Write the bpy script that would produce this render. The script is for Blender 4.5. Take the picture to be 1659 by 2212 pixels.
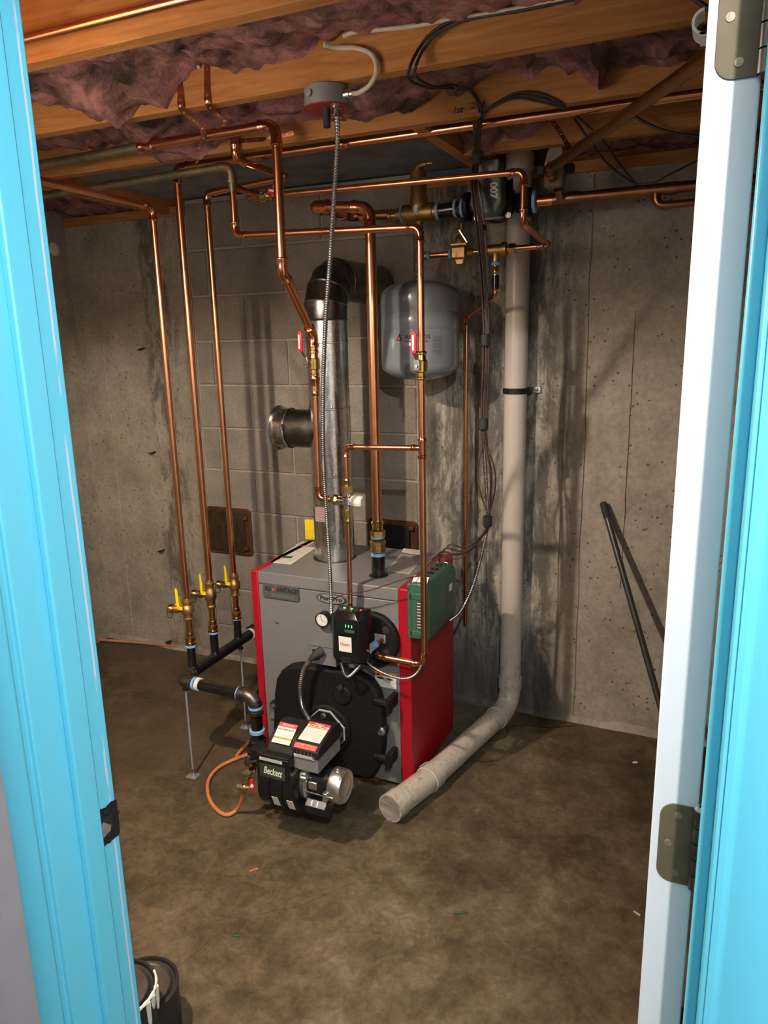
import bpy, math, random
from mathutils import Vector, Matrix, noise
random.seed(7)
for o in list(bpy.data.objects): bpy.data.objects.remove(o, do_unlink=True)
SC = bpy.context.scene
COL = SC.collection
V = Vector

# ------------------------------------------------------------------ camera
IMG_W, IMG_H, FPX = 1659.0, 2212.0, 1603.0
PITCH, ROLL, YAW = math.radians(13.30), math.radians(-1.29), math.radians(24.15)
CAM = V((0, 0, 1.58))
_f = V((-math.sin(YAW), math.cos(YAW), 0)); _r = V((math.cos(YAW), math.sin(YAW), 0)); _u = V((0, 0, 1))
_fw = _f*math.cos(PITCH) - _u*math.sin(PITCH); _up = _u*math.cos(PITCH) + _f*math.sin(PITCH)
_rt = _r*math.cos(ROLL) + _up*math.sin(ROLL); _up = _up*math.cos(ROLL) - _r*math.sin(ROLL)
cd = bpy.data.cameras.new('camera'); cam = bpy.data.objects.new('camera', cd); COL.objects.link(cam)
cd.sensor_fit = 'VERTICAL'; cd.sensor_height = 24.0; cd.lens = FPX/IMG_H*24.0; cd.clip_start = 0.02
_m = Matrix((( _rt.x, _up.x, -_fw.x, CAM.x), (_rt.y, _up.y, -_fw.y, CAM.y), (_rt.z, _up.z, -_fw.z, CAM.z), (0,0,0,1)))
cam.matrix_world = _m
SC.camera = cam

# ------------------------------------------------------------------ world, lights, exposure
w = bpy.data.worlds.new('world'); SC.world = w; w.use_nodes = True
w.node_tree.nodes['Background'].inputs[0].default_value = (0.6, 0.7, 0.9, 1)
w.node_tree.nodes['Background'].inputs[1].default_value = 0.02
vs = SC.view_settings
vs.view_transform = 'Standard'; vs.look = 'None'; vs.gamma = 1.0; vs.use_curve_mapping = False
vs.exposure = 0.0
def lamp(name, kind, loc, energy, col, size):
    l = bpy.data.lights.new(name, kind); l.energy = energy; l.color = col
    if kind == 'POINT': l.shadow_soft_size = size
    else: l.shape = 'DISK'; l.size = size
    o = bpy.data.objects.new(name, l); o.location = loc; COL.objects.link(o); return o
BULB = V((-1.35, 0.87, 2.055))
lamp('ceiling_bulb_light', 'POINT', BULB, 125.0, (1.0, 0.87, 0.70), 0.018)
lamp('hall_lamp_light', 'POINT', (0.25, -0.25, 2.22), 98.0, (1.0, 0.97, 0.93), 0.012)

def at(px, py, x=None, y=None, z=None):
    """point of the photograph seen at (px,py), on the world plane x=, y= or z="""
    d = _rt*((px-IMG_W/2)/FPX) - _up*((py-IMG_H/2)/FPX) + _fw
    if x is not None: t = (x-CAM.x)/d.x
    elif y is not None: t = (y-CAM.y)/d.y
    else: t = (z-CAM.z)/d.z
    return CAM + d*t

# ------------------------------------------------------------------ materials
MT = {}
class NT:
    def __init__(s, name):
        s.m = bpy.data.materials.new(name); s.m.use_nodes = True
        s.t = s.m.node_tree; s.b = s.t.nodes['Principled BSDF']; MT[name] = s.m
    def n(s, typ, **kw):
        nd = s.t.nodes.new(typ)
        for k, v in kw.items():
            if k.startswith('_'): setattr(nd, k[1:], v)
            else: nd.inputs[k.replace('__', ' ')].default_value = v
        return nd
    def l(s, a, b): s.t.links.new(a, b)
    def coord(s, out='Object', scale=(1,1,1), rot=(0,0,0)):
        c = s.n('ShaderNodeNewGeometry') if out == 'Position' else s.n('ShaderNodeTexCoord')
        mp = s.n('ShaderNodeMapping'); mp.inputs['Scale'].default_value = scale; mp.inputs['Rotation'].default_value = rot
        s.l(c.outputs[out], mp.inputs['Vector']); return mp.outputs['Vector']
    def noise(s, vec, scale, detail=4, rough=.55, dist=0):
        nd = s.n('ShaderNodeTexNoise', Scale=scale, Detail=detail, Roughness=rough, Distortion=dist)
        s.l(vec, nd.inputs['Vector']); return nd.outputs['Fac']
    def ramp(s, fac, stops):
        r = s.n('ShaderNodeValToRGB'); e = r.color_ramp.elements
        while len(e) < len(stops): e.new(0.5)
        for i, (p, c) in enumerate(stops):
            e[i].position = p; e[i].color = (c[0], c[1], c[2], 1) if not isinstance(c, (int, float)) else (c, c, c, 1)
        s.l(fac, r.inputs['Fac']); return r.outputs['Color']
    def mix(s, fac, a, b, mode='MIX'):
        nd = s.n('ShaderNodeMix', _data_type='RGBA', _blend_type=mode)
        for sock, v in ((nd.inputs[0], fac), (nd.inputs[6], a), (nd.inputs[7], b)):
            if hasattr(v, 'is_linked'): s.l(v, sock)
            elif isinstance(v, (int, float)): sock.default_value = v
            else: sock.default_value = (v[0], v[1], v[2], 1)
        return nd.outputs[2]
    def math(s, op, a, b=0.0, clamp=False):
        nd = s.n('ShaderNodeMath', _operation=op, _use_clamp=clamp)
        for i, v in enumerate((a, b)):
            if hasattr(v, 'is_linked'): s.l(v, nd.inputs[i])
            else: nd.inputs[i].default_value = v
        return nd.outputs[0]
    def smooth(s, val, a, b):
        nd = s.n('ShaderNodeMapRange', _interpolation_type='SMOOTHSTEP')
        s.l(val, nd.inputs[0]); nd.inputs[1].default_value = a; nd.inputs[2].default_value = b
        return nd.outputs[0]
    def sep(s, vec):
        nd = s.n('ShaderNodeSeparateXYZ'); s.l(vec, nd.inputs[0]); return nd.outputs
    def bump(s, h, strength=.3, dist=.01):
        b = s.n('ShaderNodeBump', Strength=strength, Distance=dist); s.l(h, b.inputs['Height']); s.l(b.outputs[0], s.b.inputs['Normal'])
    def base(s, c):
        if hasattr(c, 'is_linked'): s.l(c, s.b.inputs['Base Color'])
        else: s.b.inputs['Base Color'].default_value = (c[0], c[1], c[2], 1)
    def set(s, rough=.5, metal=0.0, coat=0.0, spec=.5):
        if hasattr(rough, 'is_linked'): s.l(rough, s.b.inputs['Roughness'])
        else: s.b.inputs['Roughness'].default_value = rough
        s.b.inputs['Metallic'].default_value = metal; s.b.inputs['Coat Weight'].default_value = coat
        s.b.inputs['Specular IOR Level'].default_value = spec
def simple(name, c, rough=.5, metal=0, var=.12, vscale=25, bump=0, bscale=120, coat=0, spec=.5):
    t = NT(name); p = t.coord('Position')
    f = t.noise(p, vscale, 3)
    d = tuple(x*(1-var) for x in c); e = tuple(min(1, x*(1+var)) for x in c)
    t.base(t.ramp(f, [(.3, d), (.7, e)])); t.set(rough, metal, coat, spec)
    if bump: t.bump(t.noise(p, bscale, 3), bump, .004)
    return t.m
def metal_mat(name, c1, c2, rough, rvar=.1, scale=30, stretch=(1,1,.35)):
    t = NT(name); p = t.coord('Position', stretch); f = t.noise(p, scale, 5)
    t.base(t.ramp(f, [(.32, c1), (.68, c2)])); g = t.noise(p, scale*2.3, 3)
    t.set(t.ramp(g, [(.3, max(.03, rough-rvar)), (.7, rough+rvar)]), 1.0); return t.m
metal_mat('copper', (.74, .33, .165), (.82, .40, .215), .25, .012, 14, (1, 1, 1))
metal_mat('copper_fitting', (.66, .27, .14), (.78, .36, .20), .19, .02, 18, (1, 1, 1))
metal_mat('copper_old', (.28, .135, .055), (.40, .20, .085), .38, .04)
metal_mat('copper_green', (.20, .20, .12), (.36, .30, .19), .55, .1, 14)
metal_mat('brass', (.60, .40, .13), (.82, .58, .22), .20, .06)
metal_mat('bronze', (.36, .23, .09), (.54, .36, .15), .46, .08, 60)
metal_mat('steel', (.52, .53, .54), (.74, .74, .73), .26, .08, 60)
metal_mat('armour', (.40, .40, .41), (.56, .56, .55), .30, .04, 60)
metal_mat('chrome', (.75, .75, .74), (.86, .86, .84), .10, .03)
metal_mat('malleable', (.11, .10, .09), (.21, .19, .17), .42, .08, 70)
simple('hinge_brass', (.105, .082, .048), .58, 0, .15, 30, spec=.25)
simple('screw_brass', (.19, .155, .095), .45, .2, .2, 60)
metal_mat('rust_iron', (.10, .05, .03), (.20, .10, .05), .75, .1, 40)
simple('iron_pipe', (.007, .007, .008), .25, 0, .3, 60, .05, 300, coat=.4)
simple('cast_black', (.009, .009, .009), .48, 0, .3, 90, .45, 420, spec=.18)
simple('black_plastic', (.008, .008, .009), .20, 0, .15, spec=.4)
simple('black_matte', (.011, .011, .012), .55, 0, .2, spec=.25)
simple('black_rubber', (.02, .02, .021), .75, 0, .2)
simple('jacket_grey', (.165, .166, .17), .42, 0, .04, 40, .10, 900)
simple('jacket_red', (.34, .005, .015), .40, 0, .05, 30, .08, 700)
simple('relay_green', (.036, .098, .066), .38, 0, .06, 30)
simple('pump_green', (.11, .16, .14), .40, 0, .08, 50)
simple('tank_grey', (.17, .185, .205), .24, 0, .05, 12, coat=.4)
simple('badge_grey', (.075, .077, .08), .45, 0, .08)
simple('oval_grey', (.22, .225, .23), .38, 0, .05)
simple('white_plastic', (.72, .68, .60), .38, 0, .04)
simple('white_label', (.80, .77, .72), .55, 0, .02)
simple('cream_cable', (.58, .52, .40), .6, 0, .1, 60)
simple('wire_brown', (.060, .030, .021), .5, 0, .2, 80)
simple('wire_black', (.022, .020, .022), .5, 0, .2, 80)
simple('red_vinyl', (.62, .012, .03), .30, 0, .06)
simple('yellow_vinyl', (.80, .58, .02), .35, 0, .06)
simple('orange_hose', (.58, .20, .07), .45, 0, .12, 14)
simple('hose_pink', (.42, .20, .12), .5, 0, .12, 14)
simple('blue_tape', (.22, .42, .72), .6, 0, .18, 120)
simple('white_thread', (.72, .70, .64), .7, 0, .1, 200)
simple('red_box', (.24, .018, .02), .5, 0, .1)
simple('box_grey', (.24, .25, .25), .45, .3, .1)
simple('ink_black', (.012, .012, .012), .6, 0, 0)
simple('ink_red', (.70, .05, .05), .6, 0, 0)
simple('ink_white', (.82, .82, .80), .55, 0, 0)
simple('ink_grey', (.07, .07, .075), .5, 0, 0)
simple('ink_lime', (.30, .55, .03), .5, 0, 0)
simple('valve_tan', (.20, .17, .10), .6, 0, .2, 40)
simple('pole_grey', (.085, .078, .072), .35, .6, .1)
simple('can_black', (.018, .017, .017), .4, 0, .2)
simple('can_lid', (.06, .048, .04), .5, .2, .25, 20)
simple('dust_cream', (.58, .55, .50), .6, 0, .1)
simple('hall_paint', (.42, .42, .46), .7, 0, .03)
simple('hall_ceiling', (.75, .75, .74), .8, 0, .03)
simple('drywall', (.55, .52, .47), .85, 0, .06)
simple('cloth_pad', (.5, .45, .4), .9)
t = NT('led_green'); t.base((.02, .3, .05)); t.b.inputs['Emission Color'].default_value = (.10, 1, .22, 1); t.b.inputs['Emission Strength'].default_value = 2.5
t = NT('led_red'); t.base((.5, .03, .03)); t.b.inputs['Emission Color'].default_value = (1, .12, .1, 1); t.b.inputs['Emission Strength'].default_value = .8
t = NT('dim_window'); t.base((.006, .012, .008)); t.set(.12)
t = NT('glass'); t.base((1, 1, 1)); t.set(.02); t.b.inputs['Transmission Weight'].default_value = 1.0; t.b.inputs['IOR'].default_value = 1.1

# galvanised flue: bright, with fine spangle
t = NT('galvanised'); p = t.coord('Position'); v = t.n('ShaderNodeTexVoronoi', Scale=150.0); t.l(p, v.inputs['Vector'])
sp = t.ramp(t.sep(v.outputs['Color'])[0], [(.0, (.50, .51, .51)), (1, (.74, .74, .72))])
t.base(sp); t.set(t.ramp(t.noise(t.coord('Position', (1, 1, .15)), 70, 4), [(.3, .14), (.7, .34)]), 1.0)
t = NT('galvanised_dark'); p = t.coord('Position'); t.base(t.ramp(t.noise(p, 40, 5), [(.3, (.13, .125, .12)), (.7, (.30, .29, .27))])); t.set(.30, 1.0)

# painted trim and doors
def paint(name, c, chip, amount, edge=False):
    t = NT(name); p = t.coord('Position', (1, 1, .12)); f = t.noise(p, 60, 4)
    col = t.mix(t.smooth(f, amount, amount+.03), c, chip)
    if edge:
        X, Y, Z = t.sep(t.coord('Position')); k = t.math('ADD', Y, t.math('MULTIPLY', t.noise(t.coord('Position', (1, 1, 1)), 7, 3), .007))
        band = t.math('MULTIPLY', t.smooth(k, .7545, .7552), t.math('SUBTRACT', 1.0, t.smooth(k, .7580, .7588)))
        band = t.math('MULTIPLY', band, t.math('LESS_THAN', X, -.80))
        col = t.mix(t.math('MULTIPLY', band, t.smooth(t.noise(t.coord('Position', (1, 1, 1)), 4.5, 4, .6), .42, .50)), col, (.55, .62, .78))
    t.base(col); t.set(.38)
    t.bump(t.noise(t.coord('Position', (3, 3, .6)), 40, 2), .06, .004)
paint('trim_blue', (.115, .55, .76), (.50, .58, .74), .74, True)
paint('door_white', (.70, .71, .75), (.52, .54, .66), .76)

# poured concrete wall, with damp staining that follows the pour joints
t = NT('poured_concrete'); p = t.coord('Position'); X, Y, Z = t.sep(p)
fine = t.noise(p, 55, 6, .65); mid = t.noise(p, 6, 6, .6); streak = t.noise(t.coord('Position', (9, 9, .9)), 2.4, 6, .65, .4)
col = t.ramp(mid, [(.28, (.30, .27, .225)), (.52, (.42, .38, .32)), (.75, (.50, .455, .385))])
col = t.mix(t.smooth(X, -2.2, -1.2), t.mix(1.0, col, (.80, .78, .74), 'MULTIPLY'), col)
col = t.mix(.55, col, t.ramp(fine, [(.25, (.45, .45, .45)), (.6, (.98, .98, .98))]), 'MULTIPLY')
pit = t.n('ShaderNodeTexVoronoi', Scale=34.0); t.l(p, pit.inputs['Vector'])
pits = t.math('MULTIPLY', t.math('LESS_THAN', pit.outputs['Distance'], .16), t.math('GREATER_THAN', t.noise(p, 9, 2), .50))
col = t.mix(t.math('MULTIPLY', pits, .75), col, (.06, .052, .042))
band = t.math('MULTIPLY', t.smooth(X, -1.16, -1.02), t.math('SUBTRACT', 1.0, t.smooth(X, -.62, -.44)))
patch = t.noise(t.coord('Position', (1, 1, .38)), 9, 9, .74, .5); grain = t.noise(t.coord('Position', (1, 1, .16)), 70, 5, .7)
st = t.math('MULTIPLY', band, t.smooth(t.math('ADD', t.math('ADD', t.math('MULTIPLY', streak, .35), t.math('MULTIPLY', patch, .75)), t.math('MULTIPLY', grain, .22)), .56, .72))
col = t.mix(t.math('MULTIPLY', st, .84), col, (.062, .058, .054))
low = t.math('MULTIPLY', band, t.math('SUBTRACT', 1.0, t.smooth(t.math('ADD', Z, t.math('ADD', t.math('MULTIPLY', patch, .9), t.math('MULTIPLY', grain, .2))), .62, .98)))
col = t.mix(t.math('MULTIPLY', low, .80), col, (.055, .054, .056))
b2 = t.math('MULTIPLY', t.smooth(X, -2.56, -2.50), t.math('SUBTRACT', 1.0, t.smooth(X, -2.40, -2.28)))
st2 = t.math('MULTIPLY', b2, t.smooth(t.math('ADD', t.math('MULTIPLY', patch, .8), t.math('MULTIPLY', grain, .2)), .46, .56)); col = t.mix(t.math('MULTIPLY', st2, .75), col, (.075, .062, .045))
t.base(col); t.set(.88, 0, 0, .25); t.bump(t.math('ADD', fine, t.math('MULTIPLY', streak, .6)), .5, .006)

# masonry block: each block a slightly different tone
t = NT('block'); p = t.coord('Position'); oi = t.n('ShaderNodeObjectInfo')
col = t.ramp(t.noise(p, 7, 5), [(.3, (.225, .20, .17)), (.7, (.32, .285, .24))])
col = t.mix(.6, col, t.ramp(t.noise(p, 170, 3, .7), [(.3, (.5, .5, .5)), (.62, (1, 1, 1))]), 'MULTIPLY')
col = t.mix(1.0, col, t.ramp(oi.outputs['Random'], [(0, (.86, .86, .86)), (1, (1.06, 1.04, 1.02))]), 'MULTIPLY')
streak = t.noise(t.coord('Position', (14, 14, .7)), 2.0, 5, .6, .8)
zz = t.sep(p)[2]
drip = t.math('MULTIPLY', t.smooth(streak, .66, .72), t.smooth(zz, 1.70, 1.85)); col = t.mix(t.math('MULTIPLY', drip, .8), col, (.05, .04, .035))
t.base(col); t.set(.9, 0, 0, .2); t.bump(t.noise(p, 190, 4, .7), .45, .004)
simple('mortar', (.34, .30, .25), .9, 0, .12, 30, .3, 200)

# concrete floor: brown, damp patches, hairline cracks
t = NT('floor_concrete'); p = t.coord('Position'); X, Y, Z = t.sep(p)
big = t.noise(p, 2.2, 6, .62, .3); mid = t.noise(p, 9, 7, .7, .5); fine = t.noise(p, 60, 5, .7)
mot = t.noise(p, 24, 8, .72, .8)
col = t.ramp(t.math('ADD', t.math('ADD', t.math('MULTIPLY', big, .40), t.math('MULTIPLY', mid, .32)), t.math('MULTIPLY', mot, .28)), [(.38, (.036, .026, .015)), (.47, (.078, .059, .034)), (.54, (.125, .098, .060)), (.64, (.21, .172, .118))])
col = t.mix(.5, col, t.ramp(fine, [(.25, (.45, .45, .45)), (.65, (1.1, 1.1, 1.1))]), 'MULTIPLY')
wet = t.math('MULTIPLY', t.math('SUBTRACT', 1.0, t.smooth(X, -1.70, -1.20)), t.smooth(Y, 1.45, 2.0))
wet = t.math('MULTIPLY', wet, t.smooth(big, .40, .52)); col = t.mix(t.math('MULTIPLY', wet, .55), col, (.060, .042, .024))
pw = t.n('ShaderNodeVectorMath', _operation='ADD'); nz = t.n('ShaderNodeTexNoise', Scale=5.0, Detail=5.0); t.l(p, nz.inputs['Vector']); t.l(p, pw.inputs[0])
sc = t.n('ShaderNodeVectorMath', _operation='SCALE'); t.l(nz.outputs['Color'], sc.inputs[0]); sc.inputs['Scale'].default_value = .18; t.l(sc.outputs[0], pw.inputs[1])
vo = t.n('ShaderNodeTexVoronoi', _feature='DISTANCE_TO_EDGE', Scale=.85); t.l(pw.outputs[0], vo.inputs['Vector'])
t.base(col); t.set(t.ramp(mid, [(.3, .55), (.7, .85)]), 0, 0, .3); t.bump(t.math('ADD', mid, t.math('MULTIPLY', fine, .5)), .25, .006)

# framing lumber
t = NT('lumber'); p = t.coord('Position', (.6, 7, 7)); oi = t.n('ShaderNodeObjectInfo')
g = t.noise(p, 9, 6, .6, .8); g2 = t.noise(t.coord('Position', (1, 3, 3)), 2.5, 4)
col = t.ramp(g, [(.3, (.31, .130, .036)), (.55, (.43, .20, .062)), (.75, (.51, .26, .095))])
col = t.mix(.6, col, t.ramp(g2, [(.3, (.72, .70, .66)), (.7, (1.05, 1.03, 1.0))]), 'MULTIPLY')
kn = t.n('ShaderNodeTexVoronoi', Scale=3.1); t.l(t.coord('Position', (.8, 2.2, 2.2)), kn.inputs['Vector'])
col = t.mix(t.math('MULTIPLY', t.math('SUBTRACT', 1.0, t.smooth(kn.outputs['Distance'], .03, .09)), .7), col, (.13, .06, .025))
t.base(col); t.set(.72, 0, 0, .25); t.bump(g, .15, .003)
t = NT('subfloor'); p = t.coord('Position'); t.base(t.ramp(t.noise(p, 12, 5), [(.3, (.20, .12, .06)), (.7, (.34, .22, .12))])); t.set(.85)

# glass-fibre insulation
t = NT('insulation'); p = t.coord('Position'); a = t.noise(p, 8, 7, .65, .6); b = t.noise(p, 70, 4, .7)
col = t.ramp(a, [(.33, (.06, .042, .036)), (.46, (.22, .12, .11)), (.58, (.40, .20, .19)), (.74, (.56, .31, .29))])
col = t.mix(.6, col, t.ramp(b, [(.25, (.5, .5, .5)), (.7, (1.08, 1.05, 1.05))]), 'MULTIPLY')
t.base(col); t.set(1.0, 0, 0, .05); t.bump(t.math('ADD', a, b), .4, .015)

# PVC, dirty where it lies on the floor
t = NT('pvc'); p = t.coord('Position'); z = t.sep(p)[2]; f = t.noise(p, 34, 7, .72, .6)
dirt = t.math('MULTIPLY', t.smooth(f, .47, .66), t.math('SUBTRACT', 1.0, t.smooth(z, .10, .60)))
t.base(t.mix(t.math('MULTIPLY', dirt, .55), (.52, .47, .41), (.18, .135, .09))); t.set(.34)
# printed plates
def printed(name, bg, ink, rows, bands=(), lo=.0, hi=1.0, dens=.5, m=.08):
    t = NT(name); uv = t.coord('UV'); U, Vv, _ = t.sep(uv)
    fr = t.math('FRACT', t.math('MULTIPLY', Vv, float(rows)))
    line = t.math('MULTIPLY', t.math('GREATER_THAN', fr, .30), t.math('LESS_THAN', fr, .72))
    word = t.math('GREATER_THAN', t.noise(t.coord('UV', (rows*1.6, rows*.999, 1)), 3.0, 3, .8), 1-dens)
    mk = t.math('MULTIPLY', line, word)
    for a, op, val in ((U, 'GREATER_THAN', m), (U, 'LESS_THAN', 1-m), (Vv, 'GREATER_THAN', lo+.03), (Vv, 'LESS_THAN', hi-.03)):
        mk = t.math('MULTIPLY', mk, t.math(op, a, val))
    c = t.mix(t.math('MULTIPLY', mk, .85), bg, ink)
    for v0, v1, bc in bands:
        k = t.math('MULTIPLY', t.math('GREATER_THAN', Vv, v0), t.math('LESS_THAN', Vv, v1)); c = t.mix(k, c, bc)
    t.base(c); t.set(.45)
printed('print_white', (.78, .74, .68), (.12, .11, .10), 14)
printed('print_grey', (.42, .39, .36), (.10, .09, .09), 26, dens=.62)
printed('print_warning', (.80, .79, .77), (.16, .16, .16), 15, [(.74, 1, (.85, .25, .02))], 0, .42)
printed('print_ignitor', (.82, .78, .70), (.25, .24, .22), 14, [(.80, 1, (.72, .06, .06)), (.22, .30, (.85, .28, .02))], .02, .22)
printed('print_control', (.82, .78, .72), (.45, .43, .40), 12, [(.86, 1, (.72, .06, .06)), (.70, .75, (.85, .28, .02))], .18, .66)
printed('print_strip', (.62, .62, .60), (.05, .05, .05), 3, dens=.55)
printed('print_redstrip', (.80, .10, .10), (.82, .78, .3), 2, dens=.45)
printed('print_tank', (.175, .19, .21), (.02, .02, .022), 17, dens=.60, m=.02)
printed('print_relay', (.03, .03, .03), (.62, .62, .60), 9, dens=.60)
printed('print_yellow', (.80, .58, .02), (.30, .2, .0), 12, lo=0, hi=.5)
printed('print_redfilm', (.30, .29, .28), (.35, .03, .05), 5, dens=.5)
printed('print_dial', (.66, .64, .68), (.45, .12, .25), 6, dens=.3, m=.2)

# ------------------------------------------------------------------ object helpers
ORG = {}                     # world origin of each object
def wloc(o): return ORG[o.name] if o is not None else V((0, 0, 0))
def tag(o, label=None, cat=None, group=None, kind=None):
    if label: o['label'] = label
    if cat: o['category'] = cat
    if group: o['group'] = group
    if kind: o['kind'] = kind
    return o
def thing(name, label, cat, loc, group=None):
    o = bpy.data.objects.new(name, None); COL.objects.link(o); o.location = loc; o.empty_display_size = .05
    ORG[o.name] = V(loc); return tag(o, label, cat, group)
def link(name, me, parent=None, loc=None):
    o = bpy.data.objects.new(name, me); COL.objects.link(o)
    if parent is not None: o.parent = parent
    org = wloc(parent) if parent is not None else V((0, 0, 0))
    if loc is not None: o.location = V(loc) - org; org = V(loc)
    ORG[o.name] = org; return o

class MB:
    def __init__(s): s.v = []; s.f = []; s.uv = {}
    def add(s, vs, fs):
        b = len(s.v); s.v += [V(x) for x in vs]; s.f += [tuple(i+b for i in f) for f in fs]; return s
    def box(s, a, b, rot=None, piv=None):
        (x0, y0, z0), (x1, y1, z1) = a, b
        x0, x1 = sorted((x0, x1)); y0, y1 = sorted((y0, y1)); z0, z1 = sorted((z0, z1))
        vs = [V(q) for q in ((x0,y0,z0),(x1,y0,z0),(x1,y1,z0),(x0,y1,z0),(x0,y0,z1),(x1,y0,z1),(x1,y1,z1),(x0,y1,z1))]
        if rot is not None: vs = [piv + rot @ (q-piv) for q in vs]
        return s.add(vs, [(0,3,2,1),(4,5,6,7),(0,1,5,4),(1,2,6,5),(2,3,7,6),(3,0,4,7)])
    def obox(s, c, u, v, n, hu, hv, hn):
        c, u, v, n = V(c), V(u), V(v), V(n)
        vs = [c + u*hu*a + v*hv*b + n*hn*d for d in (-1, 1) for a, b in ((-1,-1),(1,-1),(1,1),(-1,1))]
        return s.add(vs, [(0,3,2,1),(4,5,6,7),(0,1,5,4),(1,2,6,5),(2,3,7,6),(3,0,4,7)])
    def prism(s, poly, o, u, v, n, d):
        """polygon (a,b) in plane o+u*a+v*b, extruded by n*d"""
        o, u, v, n = V(o), V(u), V(v), V(n); k = len(poly)
        vs = [o+u*a+v*b for a, b in poly] + [o+u*a+v*b+n*d for a, b in poly]
        fs = [tuple(range(k)), tuple(range(2*k-1, k-1, -1))] + [(i, i+k, (i+1) % k+k, (i+1) % k) for i in range(k)]
        return s.add(vs, fs)
    def sweep(s, pts, r, n=12, cap=True):
        pts = [V(p) for p in pts]; k = len(pts); rs = r if isinstance(r, (list, tuple)) else [r]*k
        ts = []
        for i in range(k):
            a = pts[max(i-1, 0)]; b = pts[min(i+1, k-1)]; d = b-a
            ts.append(d.normalized() if d.length > 1e-9 else (ts[-1] if ts else V((0,0,1))))
        ref = V((0, 0, 1)) if abs(ts[0].z) < .9 else V((1, 0, 0))
        nx = ts[0].cross(ref).normalized(); vs = []
        for i in range(k):
            if i: 
                ax = ts[i-1].cross(ts[i])
                if ax.length > 1e-7: nx = Matrix.Rotation(ts[i-1].angle(ts[i]), 3, ax.normalized()) @ nx
                nx = (nx - ts[i]*nx.dot(ts[i])).normalized()
            ny = ts[i].cross(nx)
            vs += [pts[i] + (nx*math.cos(2*math.pi*j/n) + ny*math.sin(2*math.pi*j/n))*rs[i] for j in range(n)]
        fs = [(i*n+j, i*n+(j+1) % n, (i+1)*n+(j+1) % n, (i+1)*n+j) for i in range(k-1) for j in range(n)]
        if cap: fs += [tuple(range(n-1, -1, -1)), tuple((k-1)*n+j for j in range(n))]
        return s.add(vs, fs)
    def cyl(s, a, b, r, n=20): return s.sweep([a, b], r, n)
    def lathe(s, prof, o, axis, n=28, cap=True):
        o, axis = V(o), V(axis).normalized()
        return s.sweep2([(o+axis*t, r) for r, t in prof], axis, n, cap)
    def sweep2(s, rings, axis, n, cap=True):
        ref = V((0, 0, 1)) if abs(axis.z) < .9 else V((1, 0, 0))
        nx = axis.cross(ref).normalized(); ny = axis.cross(nx); vs = []
        for c, r in rings: vs += [c + (nx*math.cos(2*math.pi*j/n)+ny*math.sin(2*math.pi*j/n))*max(r, 1e-5) for j in range(n)]
        k = len(rings)
        fs = [(i*n+j, i*n+(j+1) % n, (i+1)*n+(j+1) % n, (i+1)*n+j) for i in range(k-1) for j in range(n)]
        if cap: fs += [tuple(range(n-1, -1, -1)), tuple((k-1)*n+j for j in range(n))]
        return s.add(vs, fs)
    def hexa(s, a, b, r): return s.sweep([a, b], r, 6)
    def ball(s, c, r, sc=(1,1,1), n=14):
        c = V(c); vs = []; m = n//2
        for i in range(1, m):
            th = math.pi*i/m
            vs += [c+V((sc[0]*r*math.sin(th)*math.cos(2*math.pi*j/n), sc[1]*r*math.sin(th)*math.sin(2*math.pi*j/n), sc[2]*r*math.cos(th))) for j in range(n)]
        b = len(vs); vs += [c+V((0,0,r*sc[2])), c-V((0,0,r*sc[2]))]
        fs = [(i*n+j, (i+1)*n+j, (i+1)*n+(j+1) % n, i*n+(j+1) % n) for i in range(m-2) for j in range(n)]
        fs += [(b, j, (j+1) % n) for j in range(n)] + [(b+1, (m-2)*n+(j+1) % n, (m-2)*n+j) for j in range(n)]
        return s.add(vs, fs)
    def build(s, name, mat, parent=None, bevel=0, smooth=True, loc=None, seg=2):
        me = bpy.data.meshes.new(name)
        org = V(loc) if loc is not None else wloc(parent)
        me.from_pydata([tuple(q-org) for q in s.v], [], s.f); me.materials.append(MT[mat])
        import bmesh
        bm = bmesh.new(); bm.from_mesh(me); bmesh.ops.recalc_face_normals(bm, faces=bm.faces); bm.to_mesh(me); bm.free()
        if smooth:
            me.polygons.foreach_set('use_smooth', [True]*len(me.polygons)); me.set_sharp_from_angle(angle=math.radians(38))
        o = link(name, me, parent, loc)
        if bevel:
            b = o.modifiers.new('bevel', 'BEVEL'); b.width = bevel; b.segments = seg; b.limit_method = 'ANGLE'; b.angle_limit = math.radians(35)
        return o
def plate(name, c, u, v, w, h, mat, parent, th=.0008):
    """thin printed plate centred at c with UV on its face"""
    c, u, v = V(c), V(u).normalized(), V(v).normalized(); n = u.cross(v); org = wloc(parent)
    q = [c+u*a*w/2+v*b*h/2+n*d for d in (0, th) for a, b in ((-1,-1),(1,-1),(1,1),(-1,1))]
    me = bpy.data.meshes.new(name); me.from_pydata([tuple(p-org) for p in q], [], [(0,3,2,1),(4,5,6,7),(0,1,5,4),(1,2,6,5),(2,3,7,6),(3,0,4,7)])
    uvl = me.uv_layers.new(name='UVMap'); cs = [(0,0),(1,0),(1,1),(0,1)]*2
    for lp in me.loops: uvl.data[lp.index].uv = cs[lp.vertex_index]
    me.materials.append(MT[mat]); return link(name, me, parent)
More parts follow.
